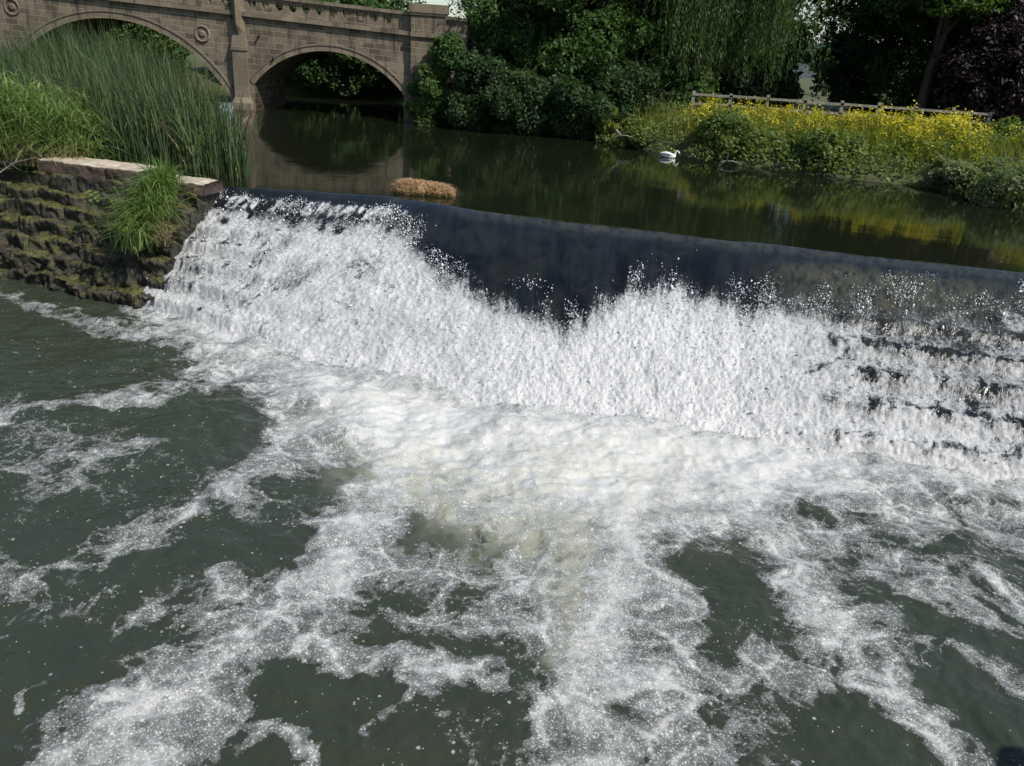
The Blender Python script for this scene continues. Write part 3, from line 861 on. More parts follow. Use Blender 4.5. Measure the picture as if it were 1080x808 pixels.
fill.add([(*(TL + back * 2.0), -.25), (*(TR - td * .25 + back * .55), -.25), (*(TR - td * .25), -.25), (*TL, -.25),
          (*(TL + back * 2.0), -4), (*(TR - td * .25 + back * .55), -4), (*(BR - td * .35 + back * .5), -4), (*(BL + back * .5), -4),
          (*(BR - td * .35 + back * .5), -2.45), (*(BL + back * .5), -2.45)],
         [(0, 3, 2, 1), (3, 9, 8, 2), (9, 7, 6, 8), (1, 2, 8, 6), (1, 6, 5, 5)][:4])
fo = fill.build('core', M['wet_stone'], ab)
fo.data.transform(Matrix.Translation(Vector(-ab_inv)))

# ----------------------------------------------------------------- blades, leaves
def blades(mb, roots, heights, lean, width, segs=4, droop=.25, lean_dir=None, rnd=None):
    n = len(roots)
    az = rng.uniform(0, 6.283, n) if lean_dir is None else lean_dir
    dirv = np.stack([np.cos(az), np.sin(az), np.zeros(n)], -1)
    sidea = az + math.pi / 2 + rng.normal(0, .8, n)
    side = np.stack([np.cos(sidea), np.sin(sidea), np.zeros(n)], -1)
    V = np.zeros((n, segs + 1, 2, 3))
    for i in range(segs + 1):
        t = i / segs
        wv = width * (1 - t) ** .6 * (.55 + .45 * min(1, t * 4)) + .0015
        c = roots + dirv * (heights * lean * (t ** 1.6 + droop * t ** 4))[:, None]
        c[:, 2] += heights * (t - droop * (lean * .9) * t ** 4)
        V[:, i, 0] = c - side * wv[:, None] / 2
        V[:, i, 1] = c + side * wv[:, None] / 2
    q_ = np.array([(2 * i, 2 * i + 1, 2 * i + 3, 2 * i + 2) for i in range(segs)])
    Q = q_[None] + (np.arange(n) * (2 * (segs + 1)))[:, None, None]
    r = np.repeat(rng.random(n) if rnd is None else rnd, segs)
    mb.add(V.reshape(-1, 3), Q.reshape(-1, 4), None, r)

def leaves(mb, pos, nrm, size, aspect=.55, rnd=None):
    n = len(pos)
    nrm = nrm / (np.linalg.norm(nrm, axis=1)[:, None] + 1e-9)
    ref = rng.normal(0, 1, (n, 3))
    a = np.cross(nrm, ref); a /= np.linalg.norm(a, axis=1)[:, None] + 1e-9
    b = np.cross(nrm, a)
    s = (size if np.ndim(size) else np.full(n, size))[:, None]
    fold = nrm * s * .18
    V = np.stack([pos - a * s, pos - b * s * aspect + fold, pos + a * s, pos + b * s * aspect + fold], 1)
    Q = np.arange(n * 4).reshape(n, 4)
    mb.add(V.reshape(-1, 3), Q, None, rng.random(n) if rnd is None else rnd)

def crown(mb, lumps, n, size, seed=0, gap=.40, freq=.9):
    """leaf-sized faces scattered through a crown made of many uneven lumps, thinned by noise so that gaps show"""
    L = np.array(lumps, float)
    wgt = (L[:, 3] * L[:, 5]) ** 1.0
    pick = rng.choice(len(L), n, p=wgt / wgt.sum())
    d = rng.normal(0, 1, (n, 3)); d /= np.linalg.norm(d, axis=1)[:, None]
    r = 1 - np.abs(rng.normal(0, .22, n))
    lump_n = 1 + .35 * (fbm(d * 2.2 + pick[:, None] * 7.7, 2, seed) - .5) * 2
    pos = L[pick, :3] + d * L[pick, 3:6] * (r * lump_n)[:, None]
    keep = fbm(pos * freq, 3, seed + 5) > gap
    pos, d = pos[keep], d[keep]
    nr = d * .6 + np.array([.15, -.1, .6]) + rng.normal(0, .55, (len(pos), 3))
    leaves(mb, pos, nr, size * np.exp(rng.normal(0, .3, len(pos))))
    return len(pos)

def rand_lumps(c, rad, n, lump, seed, low=.0):
    r_ = np.random.default_rng(seed)
    out = []
    for i in range(n):
        d = r_.normal(0, 1, 3); d /= np.linalg.norm(d)
        if low > .1 and d[2] < -.35: d[2] *= -.5
        f = r_.uniform(.45, .92)
        p = np.array(c) + d * np.array(rad) * f
        s = lump * r_.uniform(.65, 1.35)
        out.append((*p, s, s, s * r_.uniform(.65, .95)))
    return out

def tree(name, label, cat, base, h, rad, nl, lump, nleaf, size, mat, seed, group=None, trunk_r=.28, gap=.40, crown_lo=.3, limbs=9):
    b = np.array(base, float)
    root = empty(name, tuple(b), label, cat, group)
    cz = h * (1 + crown_lo) / 2
    rz = h * (1 - crown_lo) / 2
    lumps = rand_lumps((0, 0, cz), (rad, rad * .8, rz), nl, lump, seed, crown_lo)
    if crown_lo < .1:
        lumps = [(a_, b_, max(c_, f_ * .55), d_, e_, f_) for a_, b_, c_, d_, e_, f_ in lumps]
    t = MB()
    r_ = np.random.default_rng(seed + 1)
    top = np.array([r_.normal(0, .3), r_.normal(0, .3), h * .72])
    k_ = np.linspace(0, 1, 7)[:, None]
    path = top * k_ + r_.normal(0, .06 * h * .1, (7, 3)) * np.array([1, 1, 0]) * k_
    path[0, 2] -= .4
    t.tube(path, np.linspace(trunk_r * 1.3, trunk_r * .3, 7), 8)
    tr_o = None
    for i in r_.choice(len(lumps), min(limbs, len(lumps)), False):
        tgt = np.array(lumps[i][:3]); f = r_.uniform(.25, .7)
        s = top * f
        mid = (s + tgt) / 2 + np.array([0, 0, .12 * h * r_.uniform(-.3, .8)])
        t.tube([s, (s + mid) / 2 + r_.normal(0, .08, 3), mid, (mid + tgt) / 2 + r_.normal(0, .1, 3), tgt], np.linspace(trunk_r * .42, .03, 5), 6)
    t.build('trunk', M['bark'], root, True)
    m = MB()
    crown(m, lumps, nleaf, size, seed + 2, gap)
    m.build('crown', mat, root)
    return root

def shrub(name, label, base, rad, h, nleaf, size, mat, seed, group=None, gap=.36, lump=None, nl=14):
    root = empty(name, tuple(base), label, 'shrub', group)
    r_ = np.random.default_rng(seed)
    lumps = rand_lumps((0, 0, h * .5), (rad, rad * .85, h * .55), nl, lump or rad * .42, seed)
    t = MB()
    for i in range(7):
        tgt = np.array(lumps[i % len(lumps)][:3])
        t.tube([np.array([r_.normal(0, .12 * rad), r_.normal(0, .12 * rad), -.3]), tgt * .5 + r_.normal(0, .08, 3), tgt], [.035, .025, .01], 5)
    t.build('stems', M['bark'], root, True)
    m = MB()
    crown(m, lumps, nleaf, size, seed + 2, gap, 1.6)
    m.build('foliage', mat, root)
    return root

# ----------------------------------------------------------------- left: reeds and grasses
mb = MB()
n = 9000
rx = rng.uniform(-27, -7.2, n * 3); ry = rng.uniform(20.6, 32, n * 3)
edge_x = np.interp(ry, [20.6, 22, 26, 32], [-7.35, -7.6, -10.0, -14.0])
keep = (rx < edge_x - np.abs(rng.normal(0, .25, n * 3))) & (rx > -13 - (ry - 20.6) * 1.35)
rx, ry = rx[keep][:n], ry[keep][:n]
dz = np.clip((-rx - 15) / 6, 0, .4)
hh = rng.normal(2.35, .28, len(rx)) * np.interp(rx, [-13, -9.5, -7.4], [1.06, 1.0, .80]) * np.interp(ry, [20.6, 24, 32], [.97, 1.08, 1.28]) * np.interp(-rx / ry, [.40, .50, .58, .70], [.92, 1.06, .98, .62])
blades(mb, np.stack([rx, ry, dz - .1], -1), hh, np.abs(rng.normal(.13, .13, len(rx))), rng.uniform(.022, .048, len(rx)), 4, .3,
       rng.choice([math.pi, 0], len(rx), p=[.7, .3]) + rng.normal(0, .8, len(rx)), rng.random(len(rx)) ** 2.0)
o = mb.build('reed_bed', M['reed'])
tag(o, 'tall dark green reeds filling the space before the left arch', 'reeds', None, 'stuff')

mb = MB()
pk = rng.choice(len(rx), 520, False)
blades(mb, np.stack([rx[pk], ry[pk], dz[pk] - .1], -1), hh[pk] * rng.uniform(.6, 1.08, 520), np.abs(rng.normal(.3, .3, 520)), rng.uniform(.02, .04, 520), 4, .4)
tag(mb.build('dead_reeds', M['dry_grass']), 'bent straw-coloured dead stems among the green reeds', 'reeds', None, 'stuff')
g = at(70, 163, .1)
gc = empty('grass_clump', (g[0], 20.9, .1), 'big bright green clump of broad grass behind the pale slab', 'grass clump')
mb = MB()
n = 2600
a = rng.uniform(0, 6.283, n); rr = np.sqrt(rng.random(n))
roots = np.stack([np.cos(a) * rr * 2.0 - .25, np.sin(a) * rr * .95, np.zeros(n) - .1], -1)
tuss = fbm(roots * np.array([1.6, 1.6, 1]), 2, 601)
hgt_ = (rng.normal(1.62, .30, n) + (tuss - .5) * 1.3) * (1 - .38 * np.clip((roots[:, 0] - .4) / 1.6, 0, 1) ** 2)
blades(mb, roots, hgt_.clip(.5), np.abs(rng.normal(.22, .16, n)), rng.uniform(.020, .040, n), 5, .4)
n2 = 9000
i2 = rng.integers(0, n, n2)
rt = roots[i2] + rng.normal(0, .14, (n2, 3)) * np.array([1, 1, 0]); rt[:, 2] += hgt_[i2] * rng.uniform(.15, .92, n2)
blades(mb, rt, rng.uniform(.22, .46, n2), np.abs(rng.normal(1.0, .45, n2)), rng.uniform(.026, .058, n2), 4, .8)
mb.build('green_blades', M['grass'], gc)
mb = MB()
n = 420
roots = np.stack([rng.normal(.45, .55, n), rng.uniform(-1.0, -.6, n), np.zeros(n) + .0], -1)
blades(mb, roots, rng.uniform(.35, 1.0, n), np.abs(rng.normal(.45, .3, n)), rng.uniform(.014, .03, n), 4, .6)
mb.build('dry_blades', M['dry_grass'], gc)

# far-left grass in front of arch foot
gl = empty('grass_clump', (-14.6, 21.6, .1), 'green grass tuft at the far left edge behind bare twigs', 'grass clump')
mb = MB(); n = 2600
roots = np.stack([rng.normal(0, .9, n), rng.normal(0, .6, n), np.zeros(n) - .1], -1)
blades(mb, roots, rng.normal(1.55, .3, n).clip(.5), np.abs(rng.normal(.3, .16, n)), rng.uniform(.016, .036, n), 5, .5)
mb.build('green_blades', M['grass'], gl)

# tuft growing out of the steps
tb = np.array([TR[0] * .62 + BR[0] * .38, TR[1] * .62 + BR[1] * .38, -.6]) - np.array([.62, 0, 0])
gt = empty('grass_tuft', tuple(tb), 'bright green grass tuft hanging out of the mossy steps beside the weir', 'grass tuft')
mb = MB(); n = 1900
t = rng.random(n)
lo, hi = np.array([BR[0] * .62 + TR[0] * .38, BR[1] * .62 + TR[1] * .38, -1.15]), np.array([TR[0], TR[1], .15])
roots = (hi[None] * t[:, None] + lo[None] * (1 - t)[:, None]) - np.array([.78, 0, 0]) + rng.normal(0, 1, (n, 3)) * np.array([.19, .16, .05])
blades(mb, roots - tb, rng.uniform(.4, .95, n), np.abs(rng.normal(.42, .3, n)), rng.uniform(.022, .048, n), 5, .8, rng.normal(-1.5, 1.5, n))
mb.build('green_blades', M['grass'], gt)
mb = MB(); n = 150
roots = np.stack([rng.normal(.3, .1, n), rng.normal(-.3, .1, n), rng.normal(-.25, .12, n)], -1)
blades(mb, roots, rng.uniform(.2, .4, n), np.abs(rng.normal(.8, .3, n)), rng.uniform(.012, .026, n), 4, .8)
mb.build('dry_blades', M['dry_grass'], gt)

# small broad-leaved seedling on a step
sp = at(101, 214, -.3)
sw = empty('seedling', tuple(sp + np.array([0, -.05, .0])), 'small yellow-green seedling on a mossy step left of the tuft', 'seedling')
mb = MB()
mb.tube([(0, 0, -.1), (.01, -.02, .12), (.0, -.05, .26)], [.008, .007, .004], 5)
for i in range(16):
    a_ = i * 2.4; z_ = .04 + .24 * i / 16; d_ = np.array([math.cos(a_), math.sin(a_), .25]); 
    leaves(mb, np.array([[0, -.03, z_]]) + d_ * .10, np.array([[d_[0] * .3, d_[1] * .3 - .2, 1.0]]), .09, .5)
mb.build('leaves', M['grass'], sw)

# bare twigs sticking out at the far left
for (pa, pb, lab) in (((-6, 186), (38, 166), 'pale bare twig reaching over the top step at far left'), ((0, 172), (22, 180), 'short dark bare twig lying low at far left')):
    a_, b_ = at(*pa, .35), at(*pb, .55)
    mb = MB()
    mid = (a_ + b_) / 2 + np.array([0, 0, .10])
    mb.tube([a_, (a_ + mid) / 2 + .02, mid, (mid + b_) / 2 - .01, b_], np.linspace(.015, .004, 5), 6)
    mb.tube([mid, mid + (b_ - a_) * .2 + np.array([0, 0, .18])], [.010, .004], 5)
    mb.tube([(mid + a_) / 2, (mid + a_) / 2 + (b_ - a_) * .22 - np.array([0, .12, .06])], [.010, .004], 5)
    tag(mb.build('bare_twig', M['twig']), lab, 'twig')

# ----------------------------------------------------------------- floating straw raft
rp = (at(413, 203, 0) + at(480, 209, 0)) / 2
ra = empty('straw_clump', (rp[0], rp[1] + .25, 0), 'pale straw clump caught on the weir crest', 'straw clump')
mb = MB()
hx, hy, hz_ = .80, .30, .34
n = 24
V = []
for i in range(n + 1):
    for j in range(13):
        t_ = i / n * 2 - 1; a_ = math.pi * j / 12
        f = (1 - abs(t_) ** 5) ** .4
        nz_ = 1 + .25 * (random.random() - .5)
        V.append((t_ * hx, math.cos(a_) * hy * f * nz_, math.sin(a_) ** .6 * hz_ * f * nz_ * (1 - .15 * t_) - .05))
mb.add(V, grid_faces(n + 1, 13))
n = 4200
t_ = rng.uniform(-1, 1, n); a_ = rng.uniform(0, math.pi, n); f = (1 - np.abs(t_) ** 5) ** .4
roots = np.stack([t_ * hx, np.cos(a_) * hy * f, np.sin(a_) ** .6 * hz_ * f * (1 - .15 * t_) - .07], -1)
blades(mb, roots, rng.uniform(.04, .13, n), np.abs(rng.normal(.9, .6, n)), rng.uniform(.008, .018, n), 3, .5)
mb.build('dry_straw', M['straw'], ra)
mb = MB(); n = 900
t_ = rng.uniform(-1, 1, n)
roots = np.stack([t_ * hx * .97, -hy * (1 - np.abs(t_) ** 5) ** .4 - rng.uniform(-.02, .05, n), rng.uniform(-.02, .06, n)], -1)
blades(mb, roots, rng.uniform(.02, .06, n), np.abs(rng.normal(.6, .4, n)), rng.uniform(.012, .022, n), 2, .3)
mb.build('moss_fringe', M['moss_leaf'], ra)

# ----------------------------------------------------------------- the stone bridge
FY = 41.2
br = empty('stone_bridge', (-14.5, FY, 0), 'old brown stone bridge of low arches with pierced parapet', 'bridge')
BO = np.array([-14.5, FY, 0.0])
def zs(x): return 4.02 + .043 * (-6.45 - x)              # the string course falls to the right

def arc(xc, hs, zc, rr, n=36):
    a0 = math.asin(hs / rr)
    return [(xc + rr * math.sin(t), zc - rr + rr * math.cos(t)) for t in np.linspace(-a0, a0, n)]
A1 = arc(-21.0, 6.05, 3.82, 6.6)
A2 = arc(-10.25, 3.78, 3.02, 4.9)
A3 = arc(-34.0, 6.0, 3.8, 6.6)

def extrude_poly(name, outer, holes, y0, y1, mat, parent=br, off=BO):
    cu_ = bpy.data.curves.new('tmp', 'CURVE'); cu_.dimensions = '2D'; cu_.fill_mode = 'BOTH'; cu_.extrude = abs(y1 - y0) / 2
    for ring in [outer] + holes:
        sp_ = cu_.splines.new('POLY'); sp_.points.add(len(ring) - 1)
        for p_, (a, b) in zip(sp_.points, ring): p_.co = (a, b, 0, 1)
        sp_.use_cyclic_u = True
    ob = bpy.data.objects.new('tmp', cu_)
    COL.objects.link(ob)
    me = bpy.data.meshes.new_from_object(ob.evaluated_get(bpy.context.evaluated_depsgraph_get()))
    bpy.data.objects.remove(ob); bpy.data.curves.remove(cu_)
    co = np.zeros(len(me.vertices) * 3, np.float32); me.vertices.foreach_get('co', co); co = co.reshape(-1, 3)
    out = np.stack([co[:, 0] - off[0], (y0 + y1) / 2 - co[:, 2] - off[1], co[:, 1] - off[2]], -1)
    me.vertices.foreach_set('co', out.astype(np.float32).ravel()); me.name = name
    me.materials.clear(); me.materials.append(mat)
    me.update()
    o_ = bpy.data.objects.new(name, me); COL.objects.link(o_); o_.parent = parent
    return o_

def opening(A): return [(A[0][0], -2)] + A + [(A[-1][0], -2)]
XL, XR = -44.0, -3.4
outer = [(XL, -2)] + opening(A3) + opening(A1) + opening(A2) + [(XR, -2), (XR, zs(XR)), (XL, zs(XL))]
extrude_poly('wall', outer, [], FY, FY + 5.0, M['stone'])
# arch rings
for A, dep in ((A1, .30), (A2, .26), (A3, .30)):
    mid_x = sum(p_[0] for p_ in A) / len(A)
    A_ = np.array(A); d_ = np.gradient(A_, axis=0); d_ /= np.linalg.norm(d_, axis=1)[:, None]
    nn = np.stack([-d_[:, 1], d_[:, 0]], -1)
    inn = A_ + nn * .004; outr = A_ + nn * dep
    ring = [tuple(p_) for p_ in inn] + [tuple(p_) for p_ in outr[::-1]]
    extrude_poly('arch_ring', ring, [], FY - .035, FY + .02, M['ashlar'])
    hood = [tuple(p_) for p_ in outr] + [tuple(p_) for p_ in (A_ + nn * (dep + .07))[::-1]]
    extrude_poly('hood_mould', hood, [], FY - .075, FY + .02, M['ashlar'])

def slope_bar(name, x0, x1, f0, f1, y0, y1, mat, parent=br):
    b_ = MB()
    n_ = max(2, int((x1 - x0) / .5)); xs = np.linspace(x0, x1, n_)
    V = []
    for x_ in xs:
        for (y_, z_) in ((y0, f0(x_)), (y1, f0(x_)), (y1, f1(x_)), (y0, f1(x_))): V.append((x_, y_, z_))
    Q = [(i * 4 + j, i * 4 + (j + 1) % 4, i * 4 + 4 + (j + 1) % 4, i * 4 + 4 + j) for i in range(n_ - 1) for j in range(4)] + [(0, 3, 2, 1), (n_ * 4 - 4, n_ * 4 - 3, n_ * 4 - 2, n_ * 4 - 1)]
    b_.add(np.array(V) - BO, Q)
    return b_.build(name, mat, parent)
ZS = zs
slope_bar('string_course', XL, -6.12, lambda x: ZS(x) - .02, lambda x: ZS(x) + .17, FY - .17, FY + .1, M['ashlar'])
slope_bar('string_course', -4.42, XR, lambda x: ZS(x) - .02, lambda x: ZS(x) + .17, FY - .17, FY + .1, M['ashlar'])
slope_bar('deck', XL, XR, lambda x: ZS(x) + .0, lambda x: ZS(x) + .15, FY + .35, FY + 4.9, M['ashlar'])

def parapet(y0, y1):
    holes = []
    x_ = XL + .4
    while x_ < -6.7:
        if abs(x_ + 14.62) > .5:
            w_, top_, h_ = .19, zs(x_) + .78, .34
            ring = [(x_ - w_, top_), (x_ - w_, top_ - h_ * .55)] + [(x_ + w_ * math.cos(t), top_ - h_ * .55 - w_ * 1.0 * math.sin(t)) for t in np.linspace(math.pi, 0, 9)[1:-1]] + \
                   [(x_ + w_, top_ - h_ * .55), (x_ + w_, top_), (x_ + .06, top_ - .03), (x_, top_ + .05), (x_ - .06, top_ - .03)]
            holes.append(ring[::-1])
        x_ += .66
    xs = [XL, XR]
    extrude_poly('parapet', [(XL, zs(XL) + .15), (XR, zs(XR) + .15), (XR, zs(XR) + .88), (XL, zs(XL) + .88)], holes, y0, y1, M['stone'])
    slope_bar('coping', XL, XR, lambda x: ZS(x) + .882, lambda x: ZS(x) + 1.04, y0 - .11, y1 + .11, M['ashlar'])
parapet(FY + .03, FY + .35)
parapet(FY + 4.65, FY + 4.97)

# pier with pilaster, weathered offset and pointed shaft
pc = -14.62
b_ = MB()
b_.box((pc - .42, FY - .45, -2), (pc + .48, FY + .05, .35))
b_.add([(pc - .42, FY - .45, .352), (pc + .48, FY - .45, .352), (pc + .48, FY + .05, .352), (pc - .42, FY + .05, .352),
        (pc - .33, FY - .27, .62), (pc + .36, FY - .27, .62), (pc + .36, FY + .05, .62), (pc - .33, FY + .05, .62)],
       [(0, 1, 5, 4), (1, 2, 6, 5), (3, 0, 4, 7), (4, 5, 6, 7)])
b_.box((pc - .33, FY - .27, .622), (pc + .36, FY + .05, 2.78))
b_.V = [x_ - BO for x_ in b_.V]
b_.build('pier', M['ashlar'], br)
b_ = MB()
b_.box((pc - .37, FY - .32, 2.79), (pc + .40, FY + .05, 2.93))
b_.add([(pc - .35, FY - .30, 2.932), (pc + .38, FY - .30, 2.932), (pc + .38, FY + .04, 2.932), (pc - .35, FY + .04, 2.932),
        (pc - .27, FY - .10, 3.7), (pc + .30, FY - .10, 3.7), (pc + .30, FY + .04, 3.7), (pc - .27, FY + .04, 3.7)],
       [(0, 1, 5, 4), (1, 2, 6, 5), (3, 0, 4, 7), (4, 5, 6, 7)])
b_.V = [x_ - BO for x_ in b_.V]
b_.build('weathering', M['ashlar'], br)
b_ = MB()
b_.add([(pc - .30, FY + .03, 3.55), (pc + .02, FY - .42, 3.95), (pc + .34, FY + .03, 3.55), (pc + .02, FY - .02, 3.22),
        (pc - .30, FY + .03, 5.75), (pc + .02, FY - .42, 5.75), (pc + .34, FY + .03, 5.75)],
       [(0, 1, 5, 4), (1, 2, 6, 5)], [(4, 5, 6), (0, 3, 1), (1, 3, 2)])
b_.V = [x_ - BO for x_ in b_.V]
b_.build('pointed_shaft', M['ashlar'], br)

# end pier on the right
b_ = MB(); b_.box((-6.10, FY - .26, -2), (-4.45, FY + .5, 4.93)); b_.V = [x_ - BO for x_ in b_.V]
b_.build('end_pier', M['stone'], br)
b_ = MB(); b_.box((-6.12, FY - .36, 3.96), (-4.43, FY - .262, 4.14)); b_.V = [x_ - BO for x_ in b_.V]
b_.build('string_course', M['ashlar'], br)
b_ = MB(); b_.box((-6.14, FY - .33, 4.935), (-4.41, FY + .53, 5.03)); b_.box((-6.20, FY - .37, 5.032), (-4.35, FY + .57, 5.42)); b_.V = [x_ - BO for x_ in b_.V]
b_.build('pier_cap', M['ashlar'], br)

# round medallions
for (mx, mz) in ((-16.45, 3.42), (-25.75, 4.03)):
    b_ = MB()
    for (r0, r1, yo) in ((.30, .40, .07), (.0, .17, .06)):
        n_ = 32
        for rad_, (ya, yb) in (((r0, r1), (0.02, yo)),):
            a_ = np.linspace(0, 2 * math.pi, n_, endpoint=False)
            rings = [(r1, .02), (r1, -yo * .5), ((r0 + r1) / 2, -yo), (max(r0, .001), -yo * (.5 if r0 else 1.1)), (max(r0, .001), .02)]
            V = np.array([(mx + rr_ * math.cos(t), FY + y_, mz + rr_ * math.sin(t)) for rr_, y_ in rings for t in a_])
            Q = [(i * n_ + j, i * n_ + (j + 1) % n_, (i + 1) * n_ + (j + 1) % n_, (i + 1) * n_ + j) for i in range(4) for j in range(n_)]
            b_.add(V - BO, Q)
    b_.build('medallion', M['ashlar'], br, True)
# drain spouts
b_ = MB()
for (mx, mz) in ((-13.6, 3.55), (-12.95, 2.55)):
    b_ = MB(); b_.tube(np.array([(mx, FY + .05, mz + .05), (mx, FY - .05, mz + .02), (mx, FY - .18, mz - .06)]) - BO, [.06, .06, .055], 8)
    b_.build('drain_spout', M['black_skin'], br, True)

# ----------------------------------------------------------------- trees
def gz_at(x, y): 
    return float(0.35 + .75 * 1)
T = [
 # name, label, base, h, rad, lumps, lump size, leaves, leaf size, mat, seed, lo
 ('bushy_tree', 'big rounded dark tree overhanging the water right of the bridge', (1.9, 42.8, .2), 13.5, 5.7, 130, 1.25, 190000, .085, 'leaf_mid', 11, -.02),
 ('leafy_tree', 'sunlit green tree leaning out just beside the bridge end pier', (-1.0, 43.2, .3), 10.0, 2.4, 60, .95, 60000, .08, 'leaf_mid', 12, .0),
 ('shade_tree', 'dark tree between the rounded tree and the willow', (5.5, 51, 1), 16.5, 5.5, 80, 1.5, 76000, .13, 'leaf_dark', 13, .0),
 ('shade_tree', 'dark tree behind the willow and the start of the fence', (12.0, 52.5, 1), 16, 4.9, 80, 1.4, 70000, .13, 'leaf_dark', 14, .0),
 ('broad_tree', 'broad dark green tree behind the fence right of the bright gap', (24.8, 47.5, 1), 16.5, 7.4, 140, 1.5, 170000, .105, 'leaf_mid', 15, .0),
 ('broad_tree', 'sunlit green tree above the yellow flowers at upper right', (19.8, 42.2, 1), 13.0, 3.7, 80, 1.1, 90000, .10, 'leaf_light', 16, .12),
 ('copper_tree', 'dark purple copper tree at the right edge', (22.6, 40.9, 1), 6.6, 2.5, 70, 1.1, 70000, .095, 'copper_leaf', 17, .0),
 ('far_tree', 'pale green tree top above the bridge parapet nearest the end pier', (-14.0, 74, .5), 8.3, 3.6, 36, 1.3, 26000, .15, 'leaf_light', 18, .0),
 ('far_tree', 'taller green tree above the middle of the bridge parapet', (-19.5, 76, .5), 10.4, 5.0, 44, 1.6, 30000, .16, 'leaf_mid', 19, .0),
 ('bank_tree', 'dark leafy tree seen through the right hand arch', (-12.5, 54.5, .2), 7.0, 3.6, 60, 1.0, 50000, .10, 'leaf_mid', 20, -.02),
 ('bank_tree', 'shadowy tree seen through the right side of the right hand arch', (-7.6, 55.5, .3), 5.2, 4.0, 60, 1.0, 46000, .10, 'leaf_mid', 21, -.02),
 ('bank_tree', 'low tree seen through the left side of the right hand arch', (-18.3, 56.0, .3), 6.6, 3.8, 60, 1.0, 46000, .10, 'leaf_mid', 22, -.02),
 ('bank_tree', 'light green tree behind the reeds under the left arch', (-26.5, 52.5, .3), 5.6, 5.4, 60, 1.1, 40000, .11, 'leaf_light', 23, .0),
]
for (nm, lab, base, h, rad, nl, lp, nleaf, sz, mt, sd_, lo) in T:
    tree(nm, lab, 'tree', base, h, rad, nl, lp, nleaf, sz, M[mt], sd_, None, .26, .40, lo)

# wood behind the bank trees: one dark mass, open where the far field shows
GAP = 0.327
mb = MB()
lumps = []
r_ = np.random.default_rng(71)
for i in range(260):
    y_ = r_.uniform(57, 66); x_ = r_.uniform(-3.0, 56); s_ = r_.uniform(1.4, 2.6)
    lumps.append((x_, y_, r_.uniform(.8, 15.5), s_, s_, s_))
crown(mb, lumps, 110000, .20, 73, .34, .6)
Vw = np.concatenate(mb.V); Qw = np.concatenate(mb.Q); rw = np.concatenate(mb.rq)
cw = Vw[Qw].mean(1)
gn = fbm(cw * .9, 3, 79)
ok = ~((np.abs(cw[:, 0] / cw[:, 1] - GAP) < .004 + .012 * gn) & (cw[:, 2] < 3.2 + 2.4 * gn))
mb2 = MB(); mb2.add(Vw[Qw[ok]].reshape(-1, 3), np.arange(ok.sum() * 4).reshape(-1, 4), None, rw[ok])
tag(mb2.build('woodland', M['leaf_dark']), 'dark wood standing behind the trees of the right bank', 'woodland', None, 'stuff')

# weeping willow: limbs arching over, long strands of narrow leaves hanging from them
def willow(base, h, rad, seed, label, n_str=950):
    r_ = np.random.default_rng(seed)
    root = empty('willow_tree', base, label, 'tree')
    t = MB()
    t.tube([(0, 0, -.4), (.1, 0, h * .2), (.0, .1, h * .42), (-.1, 0, h * .62)], [.62, .5, .42, .3], 9)
    starts = []
    for i in range(26):
        a_ = i * 2.4 + r_.normal(0, .2); f = r_.uniform(.35, 1.0)
        s = np.array([0, 0, h * r_.uniform(.4, .62)])
        e_ = np.array([math.cos(a_) * rad * f, math.sin(a_) * rad * f * .85, h * r_.uniform(.62, .95) * (1.05 - .3 * f)])
        mid = (s + e_) / 2 + np.array([0, 0, h * .14])
        ts = np.linspace(0, 1, 9)[:, None]
        path = (1 - ts) ** 2 * s + 2 * ts * (1 - ts) * mid + ts ** 2 * e_
        t.tube(path, np.linspace(.18, .025, 9), 6)
        starts.append(path)
    t.build('trunk', M['bark'], root, True)
    m = MB()
    pos, nrm, rn = [], [], []
    for k_ in range(n_str):
        path = starts[r_.integers(len(starts))]
        p_ = path[r_.integers(3, 9)] + r_.normal(0, .55, 3) * np.array([1, 1, .5])
        ln = r_.uniform(.35, .85) * min(p_[2] - .9, 8.5)
        if ln < 1: continue
        nn_ = int(ln / .11)
        tt = np.linspace(0, 1, nn_)
        bend = r_.normal(0, .35, 2)
        xyz = p_[None] + np.stack([bend[0] * tt ** 1.5, bend[1] * tt ** 1.5, -ln * tt + .25 * np.sin(tt * 3)], -1)
        pos.append(xyz + r_.normal(0, .05, (nn_, 3))); rn.append(np.clip(r_.random() + r_.normal(0, .15, nn_), 0, 1))
    pos = np.concatenate(pos); rn = np.concatenate(rn); n_ = len(pos)
    down_ = np.array([0, 0, -1.0]) + r_.normal(0, .35, (n_, 3)); down_ /= np.linalg.norm(down_, axis=1)[:, None]
    sd2 = np.cross(down_, r_.normal(0, 1, (n_, 3))); sd2 /= np.linalg.norm(sd2, axis=1)[:, None]
    L_ = r_.uniform(.09, .16, n_)[:, None]
    V = np.stack([pos - down_ * L_, pos - sd2 * .026, pos + down_ * L_, pos + sd2 * .026], 1)
    m.add(V.reshape(-1, 3), np.arange(n_ * 4).reshape(n_, 4), None, rn)
    m.build('crown', M['willow_leaf'], root)
willow((8.2, 43.4, .8), 13.5, 6.0, 31, 'weeping willow with long hanging strands above the fence', 2600)

